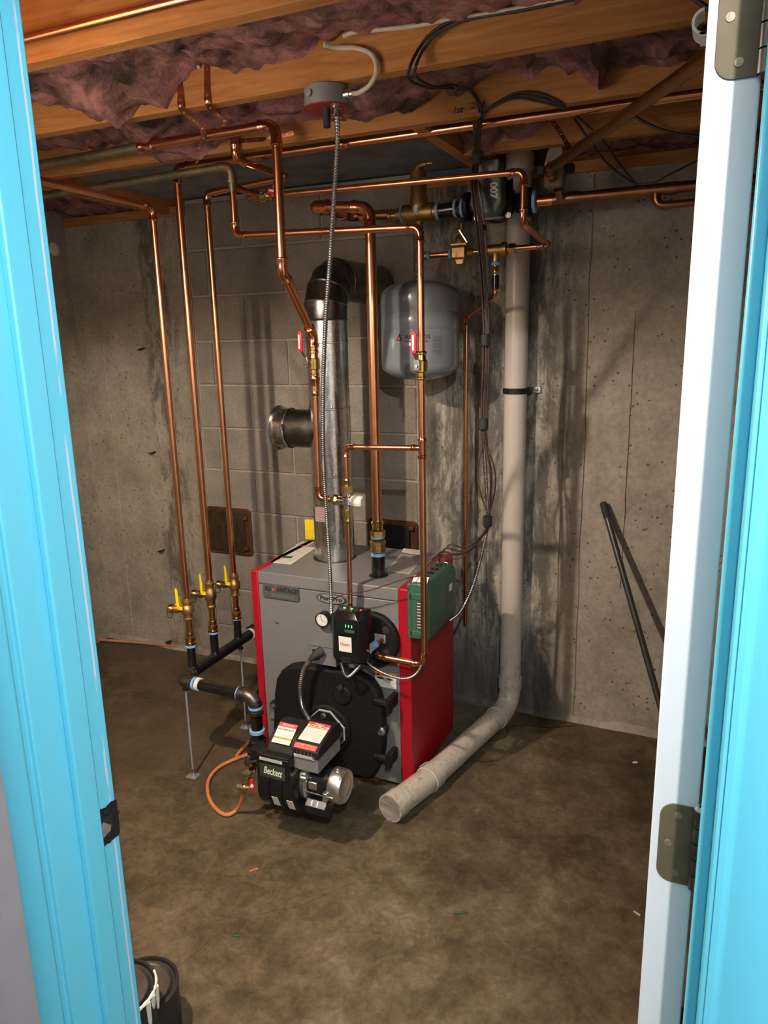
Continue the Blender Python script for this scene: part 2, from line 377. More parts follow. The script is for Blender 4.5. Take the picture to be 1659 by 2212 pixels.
def text(body, c, u, v, size, mat, parent, name='lettering', bold=0.0, shear=0.0, ext=.0006, xs=1.0, fit=None):
    cu = bpy.data.curves.new('tmp', 'FONT'); cu.body = body; cu.size = size; cu.align_x = 'CENTER'; cu.align_y = 'CENTER'
    cu.extrude = ext; cu.offset = bold*size; cu.shear = shear; cu.resolution_u = 3
    ob = bpy.data.objects.new('tmp', cu); COL.objects.link(ob)
    dg = bpy.context.evaluated_depsgraph_get(); me = bpy.data.meshes.new_from_object(ob.evaluated_get(dg))
    bpy.data.objects.remove(ob, do_unlink=True)
    c, u, v = V(c), V(u).normalized(), V(v).normalized(); n = u.cross(v); org = wloc(parent)
    xs_ = [p.co.x for p in me.vertices]; wd = max(xs_)-min(xs_); k = fit/wd if fit else xs
    if fit and xs != 1.0: pass
    for p in me.vertices:
        q = p.co.copy(); p.co = c + u*q.x*k + v*q.y + n*q.z - org
    me.materials.clear(); me.materials.append(MT[mat]); me.name = name
    return link(name, me, parent)
def spline(pts, n=10):
    pts = [V(p) for p in pts]; out = []; P = [pts[0]*2-pts[1]] + pts + [pts[-1]*2-pts[-2]]
    for i in range(1, len(P)-2):
        a, b, c, d = P[i-1:i+3]
        for j in range(n):
            s = j/n; out.append(.5*((2*b)+(c-a)*s+(2*a-5*b+4*c-d)*s*s+(3*b-a-3*c+d)*s**3))
    return out + [pts[-1]]
def resample(pts, step):
    out = [pts[0]]; acc = 0
    for i in range(1, len(pts)):
        a, b = pts[i-1], pts[i]; L = (b-a).length
        if L < 1e-9: continue
        pos = step-acc
        while pos <= L: out.append(a+(b-a)*(pos/L)); pos += step
        acc = L-(pos-step)
    return out
def arc(c, d1, d2, R, n=8):
    """corner c, incoming dir d1, outgoing dir d2, bend radius R -> points and trim length"""
    th = d1.angle(d2); t = R*math.tan(th/2)
    if th < 1e-3: return [c], 0
    a = c-d1*t; ax = d1.cross(d2).normalized(); ctr = a + ax.cross(d1)*R
    return [ctr + Matrix.Rotation(th*i/n, 3, ax) @ (a-ctr) for i in range(n+1)], t
def fillet(pts, R, n=8):
    pts = [V(p) for p in pts]; out = [pts[0]]
    for i in range(1, len(pts)-1):
        a, _ = arc(pts[i], (pts[i]-pts[i-1]).normalized(), (pts[i+1]-pts[i]).normalized(), R, n); out += a
    return out+[pts[-1]]
def bead(r, L, x0=0.0):
    """press-fitting socket profile: list of (radius, distance)"""
    return [(r*1.10, x0), (r*1.10, x0+.10*L), (r*1.30, x0+.20*L), (r*1.30, x0+.36*L), (r*1.13, x0+.48*L), (r*1.13, x0+L)]
def elbow_mesh(mb, c, d1, d2, r, Rf=2.2, press=True, sock=1.9):
    R = r*Rf; pts, t = arc(c, d1, d2, R, 9); L = r*sock; k = 1.13
    a0 = pts[0]-d1*L; b0 = pts[-1]+d2*L
    if press:
        pr = bead(r, L); path = [a0+d1*x for _, x in pr]; rad = [q for q, _ in pr]
        path += pts[1:-1]; rad += [r*k]*(len(pts)-2)
        path += [b0-d2*x for _, x in reversed(pr)]; rad += [q for q, _ in reversed(pr)]
    else:
        path = [a0, a0+d1*L*.45, a0+d1*L*.5] + pts + [b0-d2*L*.5, b0-d2*L*.45, b0]; rad = [r*1.3, r*1.3, r*1.16]+[r*1.16]*len(pts)+[r*1.16, r*1.3, r*1.3]
    mb.sweep(path, rad, 18); return t+L*.8
def pipe_run(name, label, pts, r, mat='copper', fit='copper_fitting', group=None, couple=(), press=True, Rf=2.2, root=None, n=18, cat='pipe'):
    pts = [V(p) for p in pts]
    root = root or thing(name, label, cat, pts[0], group)
    st = pts[0]; d = [(pts[i+1]-pts[i]).normalized() for i in range(len(pts)-1)]
    for i in range(len(pts)-1):
        en = pts[i+1]
        if i < len(pts)-2:
            mb = MB(); tr = elbow_mesh(mb, pts[i+1], d[i], d[i+1], r, Rf, press); mb.build('elbow', fit, root)
            en = pts[i+1]-d[i]*tr; nx = pts[i+1]+d[i+1]*tr
        MB().cyl(st, en, r, n).build('tube', mat, root)
        if i < len(pts)-2: st = nx
    for seg, s in couple: coupling(pts[seg].lerp(pts[seg+1], s), d[seg], r, fit, root)
    return root
def coupling(c, d, r, mat, root, name='coupling', Lf=4.2):
    L = r*Lf/2; pr = bead(r, L); prof = [(q, x-L) for q, x in pr]+[(q, L-x) for q, x in reversed(pr)]
    return MB().lathe(prof, c, d, 18).build(name, mat, root)
def ring(c, d, r, w, mat, root, name): return MB().lathe([(r*.9, -w/2), (r, -w*.4), (r, w*.4), (r*.9, w/2)], c, d, 22).build(name, mat, root)
def armored(name, label, pts, r=.0075, pitch=.0062, mat='steel', group=None, mid=None):
    p = resample(spline(pts, 24), pitch/4); rs = [r*(1.0 if i % 4 in (0, 1) else (.68 if i % 4 == 3 else .84)) for i in range(len(p))]
    o = MB().sweep(p, rs, 10).build(name, mat, None, loc=pts[0]); return tag(o, label, 'cable', group)
def cable(name, label, pts, r, mat, cat='wire', group=None, n=8, parent=None, seg=10):
    o = MB().sweep(spline(pts, seg), r, n).build(name, mat, parent, loc=None if parent else pts[0])
    return o if parent else tag(o, label, cat, group)
def struct(o): o['kind'] = 'structure'; return o
def bolt(c, d, r, mat, root, name='bolt', h=.006, washer=True):
    mb = MB(); c, d = V(c), V(d).normalized()
    if washer: mb.lathe([(r*1.5, 0), (r*1.5, .0015)], c, d, 16)
    mb.hexa(c+d*.0014, c+d*h, r); return mb.build(name, mat, root, smooth=False)
def screw(c, d, r, mat, root, name='screw'):
    c, d = V(c), V(d).normalized(); mb = MB().lathe([(r, 0), (r*.9, r*.35), (r*.5, r*.6), (r*.01, r*.66)], c, d, 14)
    return mb.build(name, mat, root)
EX, EY, EZ = V((1,0,0)), V((0,1,0)), V((0,0,1))

# ================================================================== THE SETTING
YW = 2.886                      # face of the back wall
struct(MB().box((-3.1, -2.5, -.1), (1.9, 3.05, 0)).build('floor', 'floor_concrete'))
def crack(pts, w_, name='floor_crack'):
    ps = spline([at(px, py, z=.0006) for px, py in pts], 9); vs = []
    for i, p in enumerate(ps):
        d = (ps[min(i+1, len(ps)-1)]-ps[max(i-1, 0)]).normalized(); s = EZ.cross(d); k = w_*(.35+.9*abs(noise.noise(V((i*.41, w_*99, 3)))))*min(1, i*.3, (len(ps)-1-i)*.3+.05)
        p = p+s*.006*noise.noise(V((i*.33, 7, w_*50))); vs += [p-s*k, p+s*k]
    MB().add(vs, [(2*i, 2*i+2, 2*i+3, 2*i+1) for i in range(len(ps)-1)]).build(name, 'crack_dark', FLOOR, smooth=False)
FLOOR = bpy.data.objects['floor']
simple('crack_dark', (.022, .016, .011), .95)
crack([(335, 2130), (420, 2060), (480, 2010), (560, 1975), (640, 1958), (720, 1925), (780, 1900)], .0012)
crack([(985, 1608), (1060, 1600), (1092, 1590), (1100, 1572), (1140, 1566), (1190, 1572), (1250, 1566)], .0075)
crack([(275, 1916), (330, 1912), (390, 1898), (440, 1880)], .0008)
# back wall: poured concrete left and right of a panel of laid block
wb = MB().box((-3.1, YW, 0), (-2.24, 3.05, 2.13)).box((-1.13, YW, 0), (1.5, 3.05, 2.13))
wall_back = struct(wb.build('wall_back', 'poured_concrete', smooth=False))
MB().box((-2.24, YW+.006, 0), (-1.13, 3.05, 2.19)).build('mortar_bed', 'mortar', wall_back, smooth=False)
_blk = {}
def block(x0, x1, z0, z1):
    w_, h_ = round(x1-x0, 3), round(z1-z0, 3); k = (w_, h_)
    if k not in _blk:
        c = .003; a, b, d = w_/2, h_/2, .02
        vs = [(-a, 0, -b), (a, 0, -b), (a, 0, b), (-a, 0, b)]
        vs = [(-a+c, 0, -b+c), (a-c, 0, -b+c), (a-c, 0, b-c), (-a+c, 0, b-c)] + [(-a, c, -b), (a, c, -b), (a, c, b), (-a, c, b)] + [(-a, d, -b), (a, d, -b), (a, d, b), (-a, d, b)]
        fs = [(0,1,2,3)] + [(i+4, (i+1) % 4+4, (i+1) % 4, i) for i in range(4)] + [(i+8, (i+1) % 4+8, (i+1) % 4+4, i+4) for i in range(4)]
        me = bpy.data.meshes.new('concrete_block'); me.from_pydata(vs, [], fs); me.materials.append(MT['block']); _blk[k] = me
    return link('concrete_block', _blk[k], wall_back, ((x0+x1)/2, YW-.001+random.uniform(-.0012, .0012), (z0+z1)/2))
zc = [0.0] + [.176+.2*k for k in range(11)]
for k in range(len(zc)-1):
    j0 = -1.95 if k % 2 == 0 else -1.74      # where a head joint falls in this course
    js = sorted(j0+.4*i for i in range(-3, 5)); js = [-2.237]+[j for j in js if -2.20 < j < -1.16]+[-1.133]
    for a, b in zip(js, js[1:]): block(a+.005, b-.005, zc[k]+.005, zc[k+1]-.005)
# form-board joints cast into the poured faces: thin proud fins of concrete
def fin(x, z0, z1, w=.006, d=.008):
    pts = []; n = 40
    vs = []
    for i in range(n+1):
        z = z0+(z1-z0)*i/n; dx = .006*noise.noise(V((x*9, z*3.1, 1.7)))+.003*noise.noise(V((x, z*17, 4)))
        ww = w*(.6+.5*abs(noise.noise(V((x, z*8, 9))))); vs += [(x+dx-ww, YW+.002, z), (x+dx, YW-d*(.5+.6*abs(noise.noise(V((2, z*11, x))))), z), (x+dx+ww, YW+.002, z)]
    fs = []
    for i in range(n): fs += [(3*i, 3*i+1, 3*i+4, 3*i+3), (3*i+1, 3*i+2, 3*i+5, 3*i+4)]
    MB().add(vs, fs).build('form_seam', 'poured_concrete', wall_back)
for x, z0, z1 in ((-2.50, 0, 2.13), (-2.80, .02, 2.1), (-.45, .02, 2.12), (-.53, .1, 1.6), (-.29, .6, 1.65), (-.83, .2, 1.6), (-1.128, .05, 2.12), (-.02, .1, 2.1)): fin(x, z0, z1)
# low rough fillet of concrete where wall meets floor
vs = []; n = 150
for i in range(n+1):
    x = -3.1+4.4*i/n; a = .02+.018*noise.noise(V((x*5, 0, 2))); b = .016+.016*noise.noise(V((x*7, 3, 0)))
    vs += [(x, YW-a, -.001), (x, YW-a*.4, b*.6), (x, YW+.002, b+.012)]
fs = []
for i in range(n): fs += [(3*i, 3*i+3, 3*i+4, 3*i+1), (3*i+1, 3*i+4, 3*i+5, 3*i+2)]
MB().add(vs, fs).build('footing_fillet', 'poured_concrete', wall_back)
# remaining walls of the boiler room
struct(MB().box((-3.1, .64, 0), (-2.97, 3.0, 2.4)).build('wall_left', 'poured_concrete', smooth=False))
struct(MB().box((1.3, .64, 0), (1.45, 3.0, 2.4)).build('wall_right', 'drywall', smooth=False))
# wall with the doorway
struct(MB().box((-3.1, .64, 0), (-.835, .755, 2.4)).box((.046, .64, 0), (1.9, .755, 2.4)).box((-.835, .64, 2.05), (.046, .755, 2.4)).build('wall_front', 'hall_paint', smooth=False))
# hall the picture is taken from
struct(MB().box((-2.2, -2.5, 0), (-2.05, .64, 2.4)).build('wall_hall_left', 'hall_paint', smooth=False))
struct(MB().box((1.75, -2.5, 0), (1.9, .64, 2.4)).build('wall_hall_right', 'hall_paint', smooth=False))
struct(MB().box((-2.2, -2.6, 0), (1.9, -2.5, 2.4)).build('wall_hall_back', 'hall_paint', smooth=False))
struct(MB().box((-2.2, -2.6, 2.4), (1.9, .64, 2.5)).build('ceiling_hall', 'hall_ceiling', smooth=False))

# ---- door frame
PROF = [(0, 0), (0, .009), (.005, .0105), (.009, .0085), (.012, .009), (.016, .0115), (.033, .0145), (.044, .017), (.051, .0165), (.055, .012), (.055, 0)]
def casing(x, s, name, parent):
    mb = MB().prism([(a, b) for a, b in PROF], (x, .64, 0), V((s, 0, 0)), V((0, -1, 0)), EZ, 2.09)
    return mb.build(name, 'trim_blue', parent)
tl = struct(MB().box((-.835, .635, 0), (-.815, .764, 2.05)).build('trim_1', 'trim_blue', bevel=.0025))
MB().box((-.816, .686, 0), (-.803, .7225, 2.035)).build('door_stop', 'trim_blue', tl, bevel=.003)
casing(-.822, -1, 'door_casing', tl)
zs = at(225, 1785, x=-.814).z
def frame_plate(pts, d, x): return MB().prism(pts, (x, 0, 0), EY, EZ, EX, d)
y0, y1, h = .7235, .7625, .029
edge = []
for i in range(13): edge.append((y0+(y1-y0)*i/12+random.uniform(-.0006, .0006), zs-h-.004+random.uniform(-.0018, .0018)))
for i in range(6): edge.append((y1+.0025, zs-h+.002+(2*h-.004)*i/5))
for i in range(13): edge.append((y1-(y1-y0)*i/12, zs+h+random.uniform(-.0018, .0018)))
sp = frame_plate(edge, .0016, -.8152).build('strike_plate', 'black_matte', tl)
MB().box((-.8142, .733, zs-.013), (-.8131, .751, zs+.012)).build('latch_hole', 'ink_black', sp)
frame_plate([(.728, zs-.018), (.746, zs-.014), (.748, zs-.006), (.733, zs+.009), (.729, zs+.004)], .0009, -.8138).build('worn_patch', 'steel', sp)
screw((-.8136, .741, zs+.020), EX, .0042, 'black_matte', sp); screw((-.8136, .742, zs-.021), EX, .0042, 'black_matte', sp)
# lip of the strike curling past the edge of the jamb
MB().sweep(spline([(-.8142, .762, zs+.004), (-.817, .7675, zs+.004), (-.826, .769, zs+.006)], 6), .0032, 6).build('strike_lip', 'black_matte', sp)
tr = struct(MB().box((.0276, .635, 0), (.046, .764, 2.05)).build('trim_2', 'trim_blue', bevel=.0025))
MB().box((.0163, .686, 0), (.0286, .7225, 2.035)).build('door_stop', 'trim_blue', tr, bevel=.003)
casing(.0317, 1, 'door_casing', tr)
th_ = struct(MB().box((-.835, .635, 2.035), (.046, .764, 2.055)).build('trim_3', 'trim_blue', bevel=.002))
MB().prism([(b, a) for a, b in PROF], (-.88, .64, 2.042), V((0, -1, 0)), EZ, EX, .97).build('door_casing', 'trim_blue', th_)
# ---- the open door
door = struct(MB().box((-.031, .775, .012), (.0150, 1.575, 2.02)).build('door_1', 'door_white', bevel=.002))
def hinge(zb, zt, name):
    xl = at(1421, 1830, y=.774).x; xr = .0125; R_ = .016; poly = []
    for cx, cz, a0 in ((xl+R_, zt-R_, 90), (xl+R_, zb+R_, 180)):
        for i in range(7): a = math.radians(a0+90*i/6); poly.append((cx+R_*math.cos(a), cz+R_*math.sin(a)))
    poly += [(xr, zb), (xr, zt)]
    lf = MB().prism(poly, (0, .7755, 0), EX, EZ, V((0, -1, 0)), .0024).build('hinge_leaf', 'hinge_brass', door, bevel=.0004)
    hh = zt-zb
    for k in range(5): MB().cyl((.0165, .771, zb+hh*(k/5)+.0007), (.0165, .771, zb+hh*((k+1)/5)-.0007), .0058, 14).build('hinge_knuckle', 'malleable', lf)
    MB().lathe([(.0058, 0), (.0062, .002), (.004, .006), (.0003, .007)], (.0165, .771, zt), EZ, 14).build('hinge_pin', 'steel', lf)
    for fx, fz in ((.55, .13), (.28, .5), (.52, .87)):
        c = V((xl+(xr-xl)*fx, .7731, zb+hh*fz)); q = MB().lathe([(.0041, 0), (.0038, .0010), (.0002, .0012)], c, -EY, 16).build('screw', 'screw_brass', lf)
zt1 = at(1508, 1746, y=.775).z; hinge(zt1-.0975, zt1, 'lower')
zb2 = at(1590, 172, y=.775).z; hinge(zb2, zb2+.0975, 'upper')
# white hook over the far face of the door
hk = []; c0 = at(1523, 56, y=.93)
for i in range(15):
    a = math.radians(75+195*i/14+20); hk.append((c0.x+.0125*math.cos(a), c0.z+.0125*math.sin(a)))
inn = [(c0.x+(x-c0.x)*.78, c0.z+(z-c0.z)*.78) for x, z in reversed(hk)]
o = MB().prism(hk+inn, (0, .915, 0), EX, EZ, EY, .03)
o.box((c0.x-.004, .915, c0.z-.0140), (-.0311, .945, c0.z-.0095)).box((-.0340, .912, c0.z-.02), (-.0311, .948, c0.z+.05))
tag(o.build('door_hook', 'white_plastic', None, loc=(-.031, .93, c0.z)), 'white plastic J-shaped hook on the face of the open white door', 'hook')

# ---- ceiling
ceil = struct(MB().box((-3.1, .64, 2.37), (1.5, 3.05, 2.40)).build('ceiling', 'subfloor', smooth=False))
JY = [.845, 1.245, 1.635, 2.045, 2.45]; JZ = 2.135
xt = at(985, 335, z=JZ).x
for y in JY: MB().box((-2.97 if y < 2.4 else xt+.02, y, JZ), (1.3, y+.038, 2.37)).build('joist', 'lumber', ceil, bevel=.002)
MB().box((xt-.02, 2.083, JZ+.003), (xt+.02, 2.93, 2.37)).build('trimmer', 'lumber', ceil, bevel=.002)
MB().box((-2.36, 2.083, JZ+.003), (-2.32, 2.93, 2.37)).build('trimmer', 'lumber', ceil, bevel=.002)
MB().box((xt+.02, 2.93, 2.17), (1.3, 2.97, 2.37)).box((-2.97, 2.93, 2.17), (-2.36, 2.97, 2.37)).build('rim_joist', 'lumber', ceil)
MB().box((-1.1, 2.88, 2.131), (1.3, 3.0, 2.17)).box((-2.97, 2.88, 2.131), (-2.26, 3.0, 2.17)).build('sill_plate', 'lumber', ceil, bevel=.002)
simple('slab_concrete', (.20, .20, .205), .9, 0, .3, 9, .5, 60)
MB().box((-2.32, 2.083, 2.20), (xt-.02, 2.93, 2.37)).build('hearth_slab', 'slab_concrete', ceil)
# handwriting in marker on the joist above the pump
text('1st', at(988, 238, y=2.0445), EX, EZ, .024, 'ink_black', ceil, 'marker_writing', shear=.25)
text('2nd', at(1030, 228, y=2.0445), EX, EZ, .024, 'ink_black', ceil, 'marker_writing', shear=.25)

# ---- insulation hanging in the joist bays
def batt(label, yf, yb, prof, zf, x0, x1, seed, amp=.028, base=2.25, ragged=.012):
    pts = sorted([(at(px, py, y=yb).x, at(px, py, y=yb).z) for px, py in prof]) if prof else []
    pts = [(x0-1, base)]+([(pts[0][0]-.12, base)] if pts else [])+pts+([(pts[-1][0]+.15, base)] if pts else [])+[(x1+1, base)]
    def zb(x):
        for (a, za), (b, zb_) in zip(pts, pts[1:]):
            if a <= x <= b: return za+(zb_-za)*(x-a)/max(b-a, 1e-6)
        return base
    nx, ny = int((x1-x0)/.011), 30; g = []
    for i in range(nx+1):
        x = x0+(x1-x0)*i/nx; e = zb(x)
        for j in range(ny+1):
            v = j/ny; y = yf+(yb-yf)*v; s = v**1.6
            z = zf+(e-zf)*s
            q = V((x*5.5+seed, y*5.5, seed*.37)); f = noise.fractal(q, 1.0, 2.0, 5)
            f2 = abs(noise.noise(V((x*13+seed, y*13, z*9))))-.25
            k = 1-.75*s
            z += amp*(f*1.5)*k - .040*f2*(1-.35*s) + ragged*noise.noise(V((x*38+seed, y*22, 3)))*(.4+.6*s)
            g.append((x+.012*noise.noise(V((x*9, y*9, seed))), min(max(y+.010*f, yf), yb-.001+ .0*f), min(z, 2.355)))
    fs = [(i*(ny+1)+j, (i+1)*(ny+1)+j, (i+1)*(ny+1)+j+1, i*(ny+1)+j+1) for i in range(nx) for j in range(ny)]
    b = len(g); g += [(x0, yf, 2.36), (x1, yf, 2.36), (x1, yb-.001, 2.36), (x0, yb-.001, 2.36)]
    N = ny+1
    fs += [(b, b+1, b+2, b+3)]
    fs += [tuple([b]+[i*N for i in range(0, nx+1)][::1]+[b+1])[::1], tuple([b+3]+[i*N+ny for i in range(nx+1)]+[b+2]), tuple([b]+[j for j in range(N)]+[b+3]), tuple([b+1]+[nx*N+j for j in range(N)]+[b+2])]
    o = MB().add(g, fs).build('insulation_batt', 'insulation', None, loc=((x0+x1)/2, (yf+yb)/2, 2.2))
    return tag(o, label, 'insulation', 'pink insulation between the floor joists')
A_ = [(66,215),(116,233),(165,243),(210,261),(240,266),(258,274),(275,262),(299,240),(309,222),(340,224),(365,231),(378,205),(392,170),(415,150),(459,152),(517,160),(540,152),(581,147),(650,134),(687,104),(742,78),(800,72),(955,50),(1110,24),(1240,4)]
B_ = [(90,318),(200,318),(303,318),(330,338),(352,352),(387,346),(456,326),(500,300),(560,270),(640,262),(720,262),(790,262),(830,258),(860,246),(886,246),(913,232),(953,200),(993,195),(1030,190),(1046,174),(1061,160),(1099,167),(1152,171),(1178,148),(1205,154),(1231,166),(1244,152),(1268,176),(1285,182),(1297,205),(1308,176),(1320,156),(1359,155),(1411,138),(1500,122)]
batt('dirty pink insulation sagging low between the first two joists in view', JY[1]+.038, JY[2], A_, 2.20, -2.9, .6, 1.3)
batt('ragged pink insulation tufts hanging against the joist above the pump', JY[2]+.038, JY[3], B_, 2.21, -2.9, .6, 5.1)
batt('dark pink insulation above the long bright copper main', JY[3]+.038, JY[4], [(840,300),(1010,320),(1050,345),(1090,300),(1150,300)], 2.26, xt+.025, .6, 8.4, base=2.27)
batt('pink insulation strip along the top of the right wall', JY[4]+.038, 2.93, [(1120,330),(1200,334),(1300,334),(1420,322),(1500,316)], 2.24, xt+.025, .6, 11.2, base=2.20)
batt('dark insulation at the left corner above the wall', JY[3]+.038, 2.93, [(110,475),(200,470),(260,462),(310,455)], 2.26, -2.96, -2.37, 14.7, base=2.23)
batt('insulation scrap behind the top left joist with the copper tube', JY[0]+.038, JY[1], [], 2.24, -2.9, .6, 18.0, base=2.25)
tag(MB().lathe([(.001, 0), (.030, 0), (.032, .006), (.022, .012), (.001, .013)], (-2.969, at(118, 538, x=-2.96).y, at(118, 538, x=-2.96).z), EX, 20).build('wall_disc', 'white_plastic', None, loc=(-2.969, 2.5, 1.9)), 'small round white disc on the dark left wall beside the blue jamb', 'disc')
# cord and socket of the unseen bulb, plus an added light-blocking shade
t = NT('added_shade_glow'); t.base((.55, .30, .12)); t.set(.6); t.b.inputs['Emission Color'].default_value = (1, .46, .13, 1); t.b.inputs['Emission Strength'].default_value = 8.0  # amber emission added to warm the joists from out of view
lh = thing('bulb_with_added_shade', 'unseen bulb holder with added glowing amber shade under the joist left of the doorway', 'lamp', (BULB.x, .865, 2.135))
MB().cyl((BULB.x, BULB.y, 2.134), (BULB.x, BULB.y, BULB.z+.062), .004, 8).build('cord', 'wire_black', lh)
MB().lathe([(.008, 0), (.020, .008), (.020, .034), (.001, .035)], (BULB.x, BULB.y, BULB.z+.064), -EZ, 20).build('socket', 'black_plastic', lh)
MB().lathe([(.022, .060), (.085, .034), (.140, -.034), (.138, -.034), (.083, .031), (.022, .057)], BULB, EZ, 40, cap=False).build('shade', 'added_shade_glow', lh)  # added cone, its rim keeps direct bulb light off the upper wall
# rusted form ties sticking out of the left wall
for i, (px, py) in enumerate(((310, 754), (333, 977), (352, 1188), (368, 1384))):
    c = at(px, py, y=YW)
    o = MB().obox(c+V((0, -.014, 0)), V((.95, -.2, .25)).normalized(), EZ, V((0, -1, 0)), .014, .003, .016).build('form_tie', 'rust_iron', None, loc=c)
    tag(o, ['topmost', 'second highest', 'third highest', 'lowest'][i]+' rusty form tie stub in the left wall seam', 'tie', 'form ties in the wall')

# ================================================================== THE BOILER
YF, XL, XR, YB, ZT, ZB = 2.17, -1.515, -.884, 2.615, .757, .018
bo = thing('boiler', 'grey and red oil boiler with black burner door standing on the floor', 'boiler', ((XL+XR)/2, (YF+YB)/2, 0))
MB().box((XL+.03, YF+.002, ZB), (XR-.045, YF+.03, ZT-.048)).build('front_panel', 'jacket_grey', bo, bevel=.003)
MB().box((XL+.03, YF, ZT-.046), (XR-.045, YB, ZT)).build('top_panel', 'jacket_grey', bo, bevel=.004)
for xa, xb in ((XL, XL+.030), (XR-.045, XR)):
    mb = MB().prism([(YF-.001, ZB), (YB, ZB), (YB, ZT+.001), (YF-.001, ZT+.001)], (xa, 0, 0), EY, EZ, EX, xb-xa)
    mb.build('side_panel', 'jacket_red', bo, bevel=.004)
MB().box((XL+.04, YF+.04, .04), (XR-.05, YB-.02, ZT-.06)).build('boiler_body', 'cast_black', bo)
for x in (XL+.10, XR-.14):
    for y in (YF+.03, YB-.09): MB().box((x, y, 0), (x+.06, y+.06, .045)).build('foot', 'rust_iron', bo, bevel=.004)
MB().box((at(782, 1695, y=YF).x, YF-.01, 0), (at(822, 1700, y=YF).x, YF+.04, .022)).build('base_lug', 'rust_iron', bo, bevel=.005)
F = lambda px, py, d=0.0: at(px, py, y=YF-d)        # a point on the front, d proud
def fplate(name, px0, py0, px1, py1, mat, parent, th=.002, d=0.0):
    a = F((px0+px1)/2, (py0+py1)/2, d); w_ = F(px1, (py0+py1)/2, d).x-F(px0, (py0+py1)/2, d).x; h_ = F((px0+px1)/2, py0, d).z-F((px0+px1)/2, py1, d).z
    return plate(name, (a.x, YF-d, a.z), EX, EZ, w_, h_, mat, parent, th), a, w_, h_
def rrect(cx, cz, w_, h_, r, n=5):
    out = []
    for sx, sz, a0 in ((1, 1, 0), (-1, 1, 90), (-1, -1, 180), (1, -1, 270)):
        for i in range(n+1):
            a = math.radians(a0+90*i/n); out.append((cx+sx*(w_/2-r)+r*math.cos(a), cz+sz*(h_/2-r)+r*math.sin(a)))
    return out
# ADVANTAGE badge
c = F(606, 1280, .004); bw, bh = F(644, 1284).x-F(567, 1276).x, .054
ba = MB().prism(rrect(c.x, c.z, bw, bh, .007), (0, YF, 0), EX, EZ, -EY, .004).build('name_badge', 'badge_grey', bo, bevel=.001)
MB().prism(rrect(c.x, c.z, bw, bh, .007), (0, YF, 0), EX, EZ, -EY, .0025).build('badge_rim', 'ink_black', ba).scale = (1, 1, 1)
text('AD', (c.x-bw*.355, YF-.0042, c.z+.009), EX, EZ, .026, 'ink_black', ba, bold=.03, fit=bw*.19)
text('ANTAGE', (c.x+bw*.185, YF-.0042, c.z+.009), EX, EZ, .026, 'ink_black', ba, bold=.03, fit=bw*.58)
ck = [(-.008, .004), (-.005, -.006), (-.001, -.008), (.004, .006), (.011, .021), (.006, .015), (.001, .005), (-.002, -.001), (-.005, .005)]
MB().prism([(c.x-bw*.185+a*.9, c.z+.009+b*.9) for a, b in ck], (0, YF-.004, 0), EX, EZ, -EY, .001).build('check_mark', 'ink_red', ba, smooth=False)
text('CAST IRON BOILERS', (c.x+.006, YF-.0042, c.z-.014), EX, EZ, .013, 'jacket_grey', ba, fit=bw*.66)
# PurePro oval
c = F(715, 1294, .004); ow, oh = F(747, 1300).x-F(683, 1290).x, .036
el = lambda k: [(c.x+ow/2*k*math.cos(2*math.pi*i/36), c.z+oh/2*k*math.sin(2*math.pi*i/36)) for i in range(36)]
ov = MB().prism(el(1), (0, YF, 0), EX, EZ, -EY, .003).build('oval_badge', 'ink_black', bo)
MB().prism(el(.91), (0, YF-.002, 0), EX, EZ, -EY, .002).build('oval_face', 'oval_grey', ov)
text('PurePro', (c.x, YF-.0042, c.z), EX, EZ, .021, 'ink_black', ov, bold=.035, fit=ow*.74)
# pressure/temperature gauge
c = F(697, 1338, .02)
ga = MB().lathe([(.026, 0), (.026, .028), (.0235, .028), (.0235, .024), (.0005, .024)], (c.x, YF, c.z), -EY, 36).build('gauge', 'black_plastic', bo)
dl = plate('gauge_dial', (c.x, YF-.0243, c.z), EX, EZ, .032, .032, 'white_label', ga, .0004)
MB().lathe([(.0228, 0), (.0228, .0006)], (c.x, YF-.0243, c.z), -EY, 36).build('dial_face', 'white_label', ga)
for i in range(15):
    a = math.radians(210-240*i/14); u_ = V((math.cos(a), 0, math.sin(a))); MB().obox(V((c.x, YF-.0252, c.z))+u_*.0185, u_, u_.cross(EY), EY, .002, .0005, .0003).build('dial_tick', 'ink_red' if i < 8 else 'ink_grey', ga)
for a, L in ((112, .016), (-40, .013)):
    u_ = V((math.cos(math.radians(a)), 0, math.sin(math.radians(a)))); MB().obox(V((c.x, YF-.0258, c.z))+u_*L*.45, u_, u_.cross(EY), EY, L*.55, .0007, .0003).build('needle', 'ink_black', ga)
# screws on the front
for px, py in ((599, 1344), (588, 1553), (805, 1442), (832, 1606)): 
    q = F(px, py); screw((q.x, YF, q.z), -EY, .0062, 'steel', bo)
# warning sticker
_, a, w_, h_ = fplate('warning_label', 810, 1453, 856, 1485, 'print_warning', bo, .0006, .0012)
text('WARNING', (a.x+.008, YF-.0022, a.z+h_*.36), EX, EZ, .011, 'ink_black', bo, 'label_lettering', fit=w_*.55)
MB().prism([(a.x-w_*.40, a.z+h_*.27), (a.x-w_*.26, a.z+h_*.27), (a.x-w_*.33, a.z+h_*.46)], (0, YF-.0018, 0), EX, EZ, -EY, .0006).build('hazard_triangle', 'ink_black', bo)
for sx in (-.22, .22): MB().prism([(a.x+w_*(sx-.17), a.z+h_*.06), (a.x+w_*(sx+.06), a.z+h_*.02), (a.x+w_*(sx+.17), a.z+h_*.09), (a.x+w_*(sx+.05), a.z+h_*.16), (a.x+w_*(sx-.16), a.z+h_*.15)], (0, YF-.0018, 0), EX, EZ, -EY, .0004).build('hand_symbol', 'ink_grey', bo)
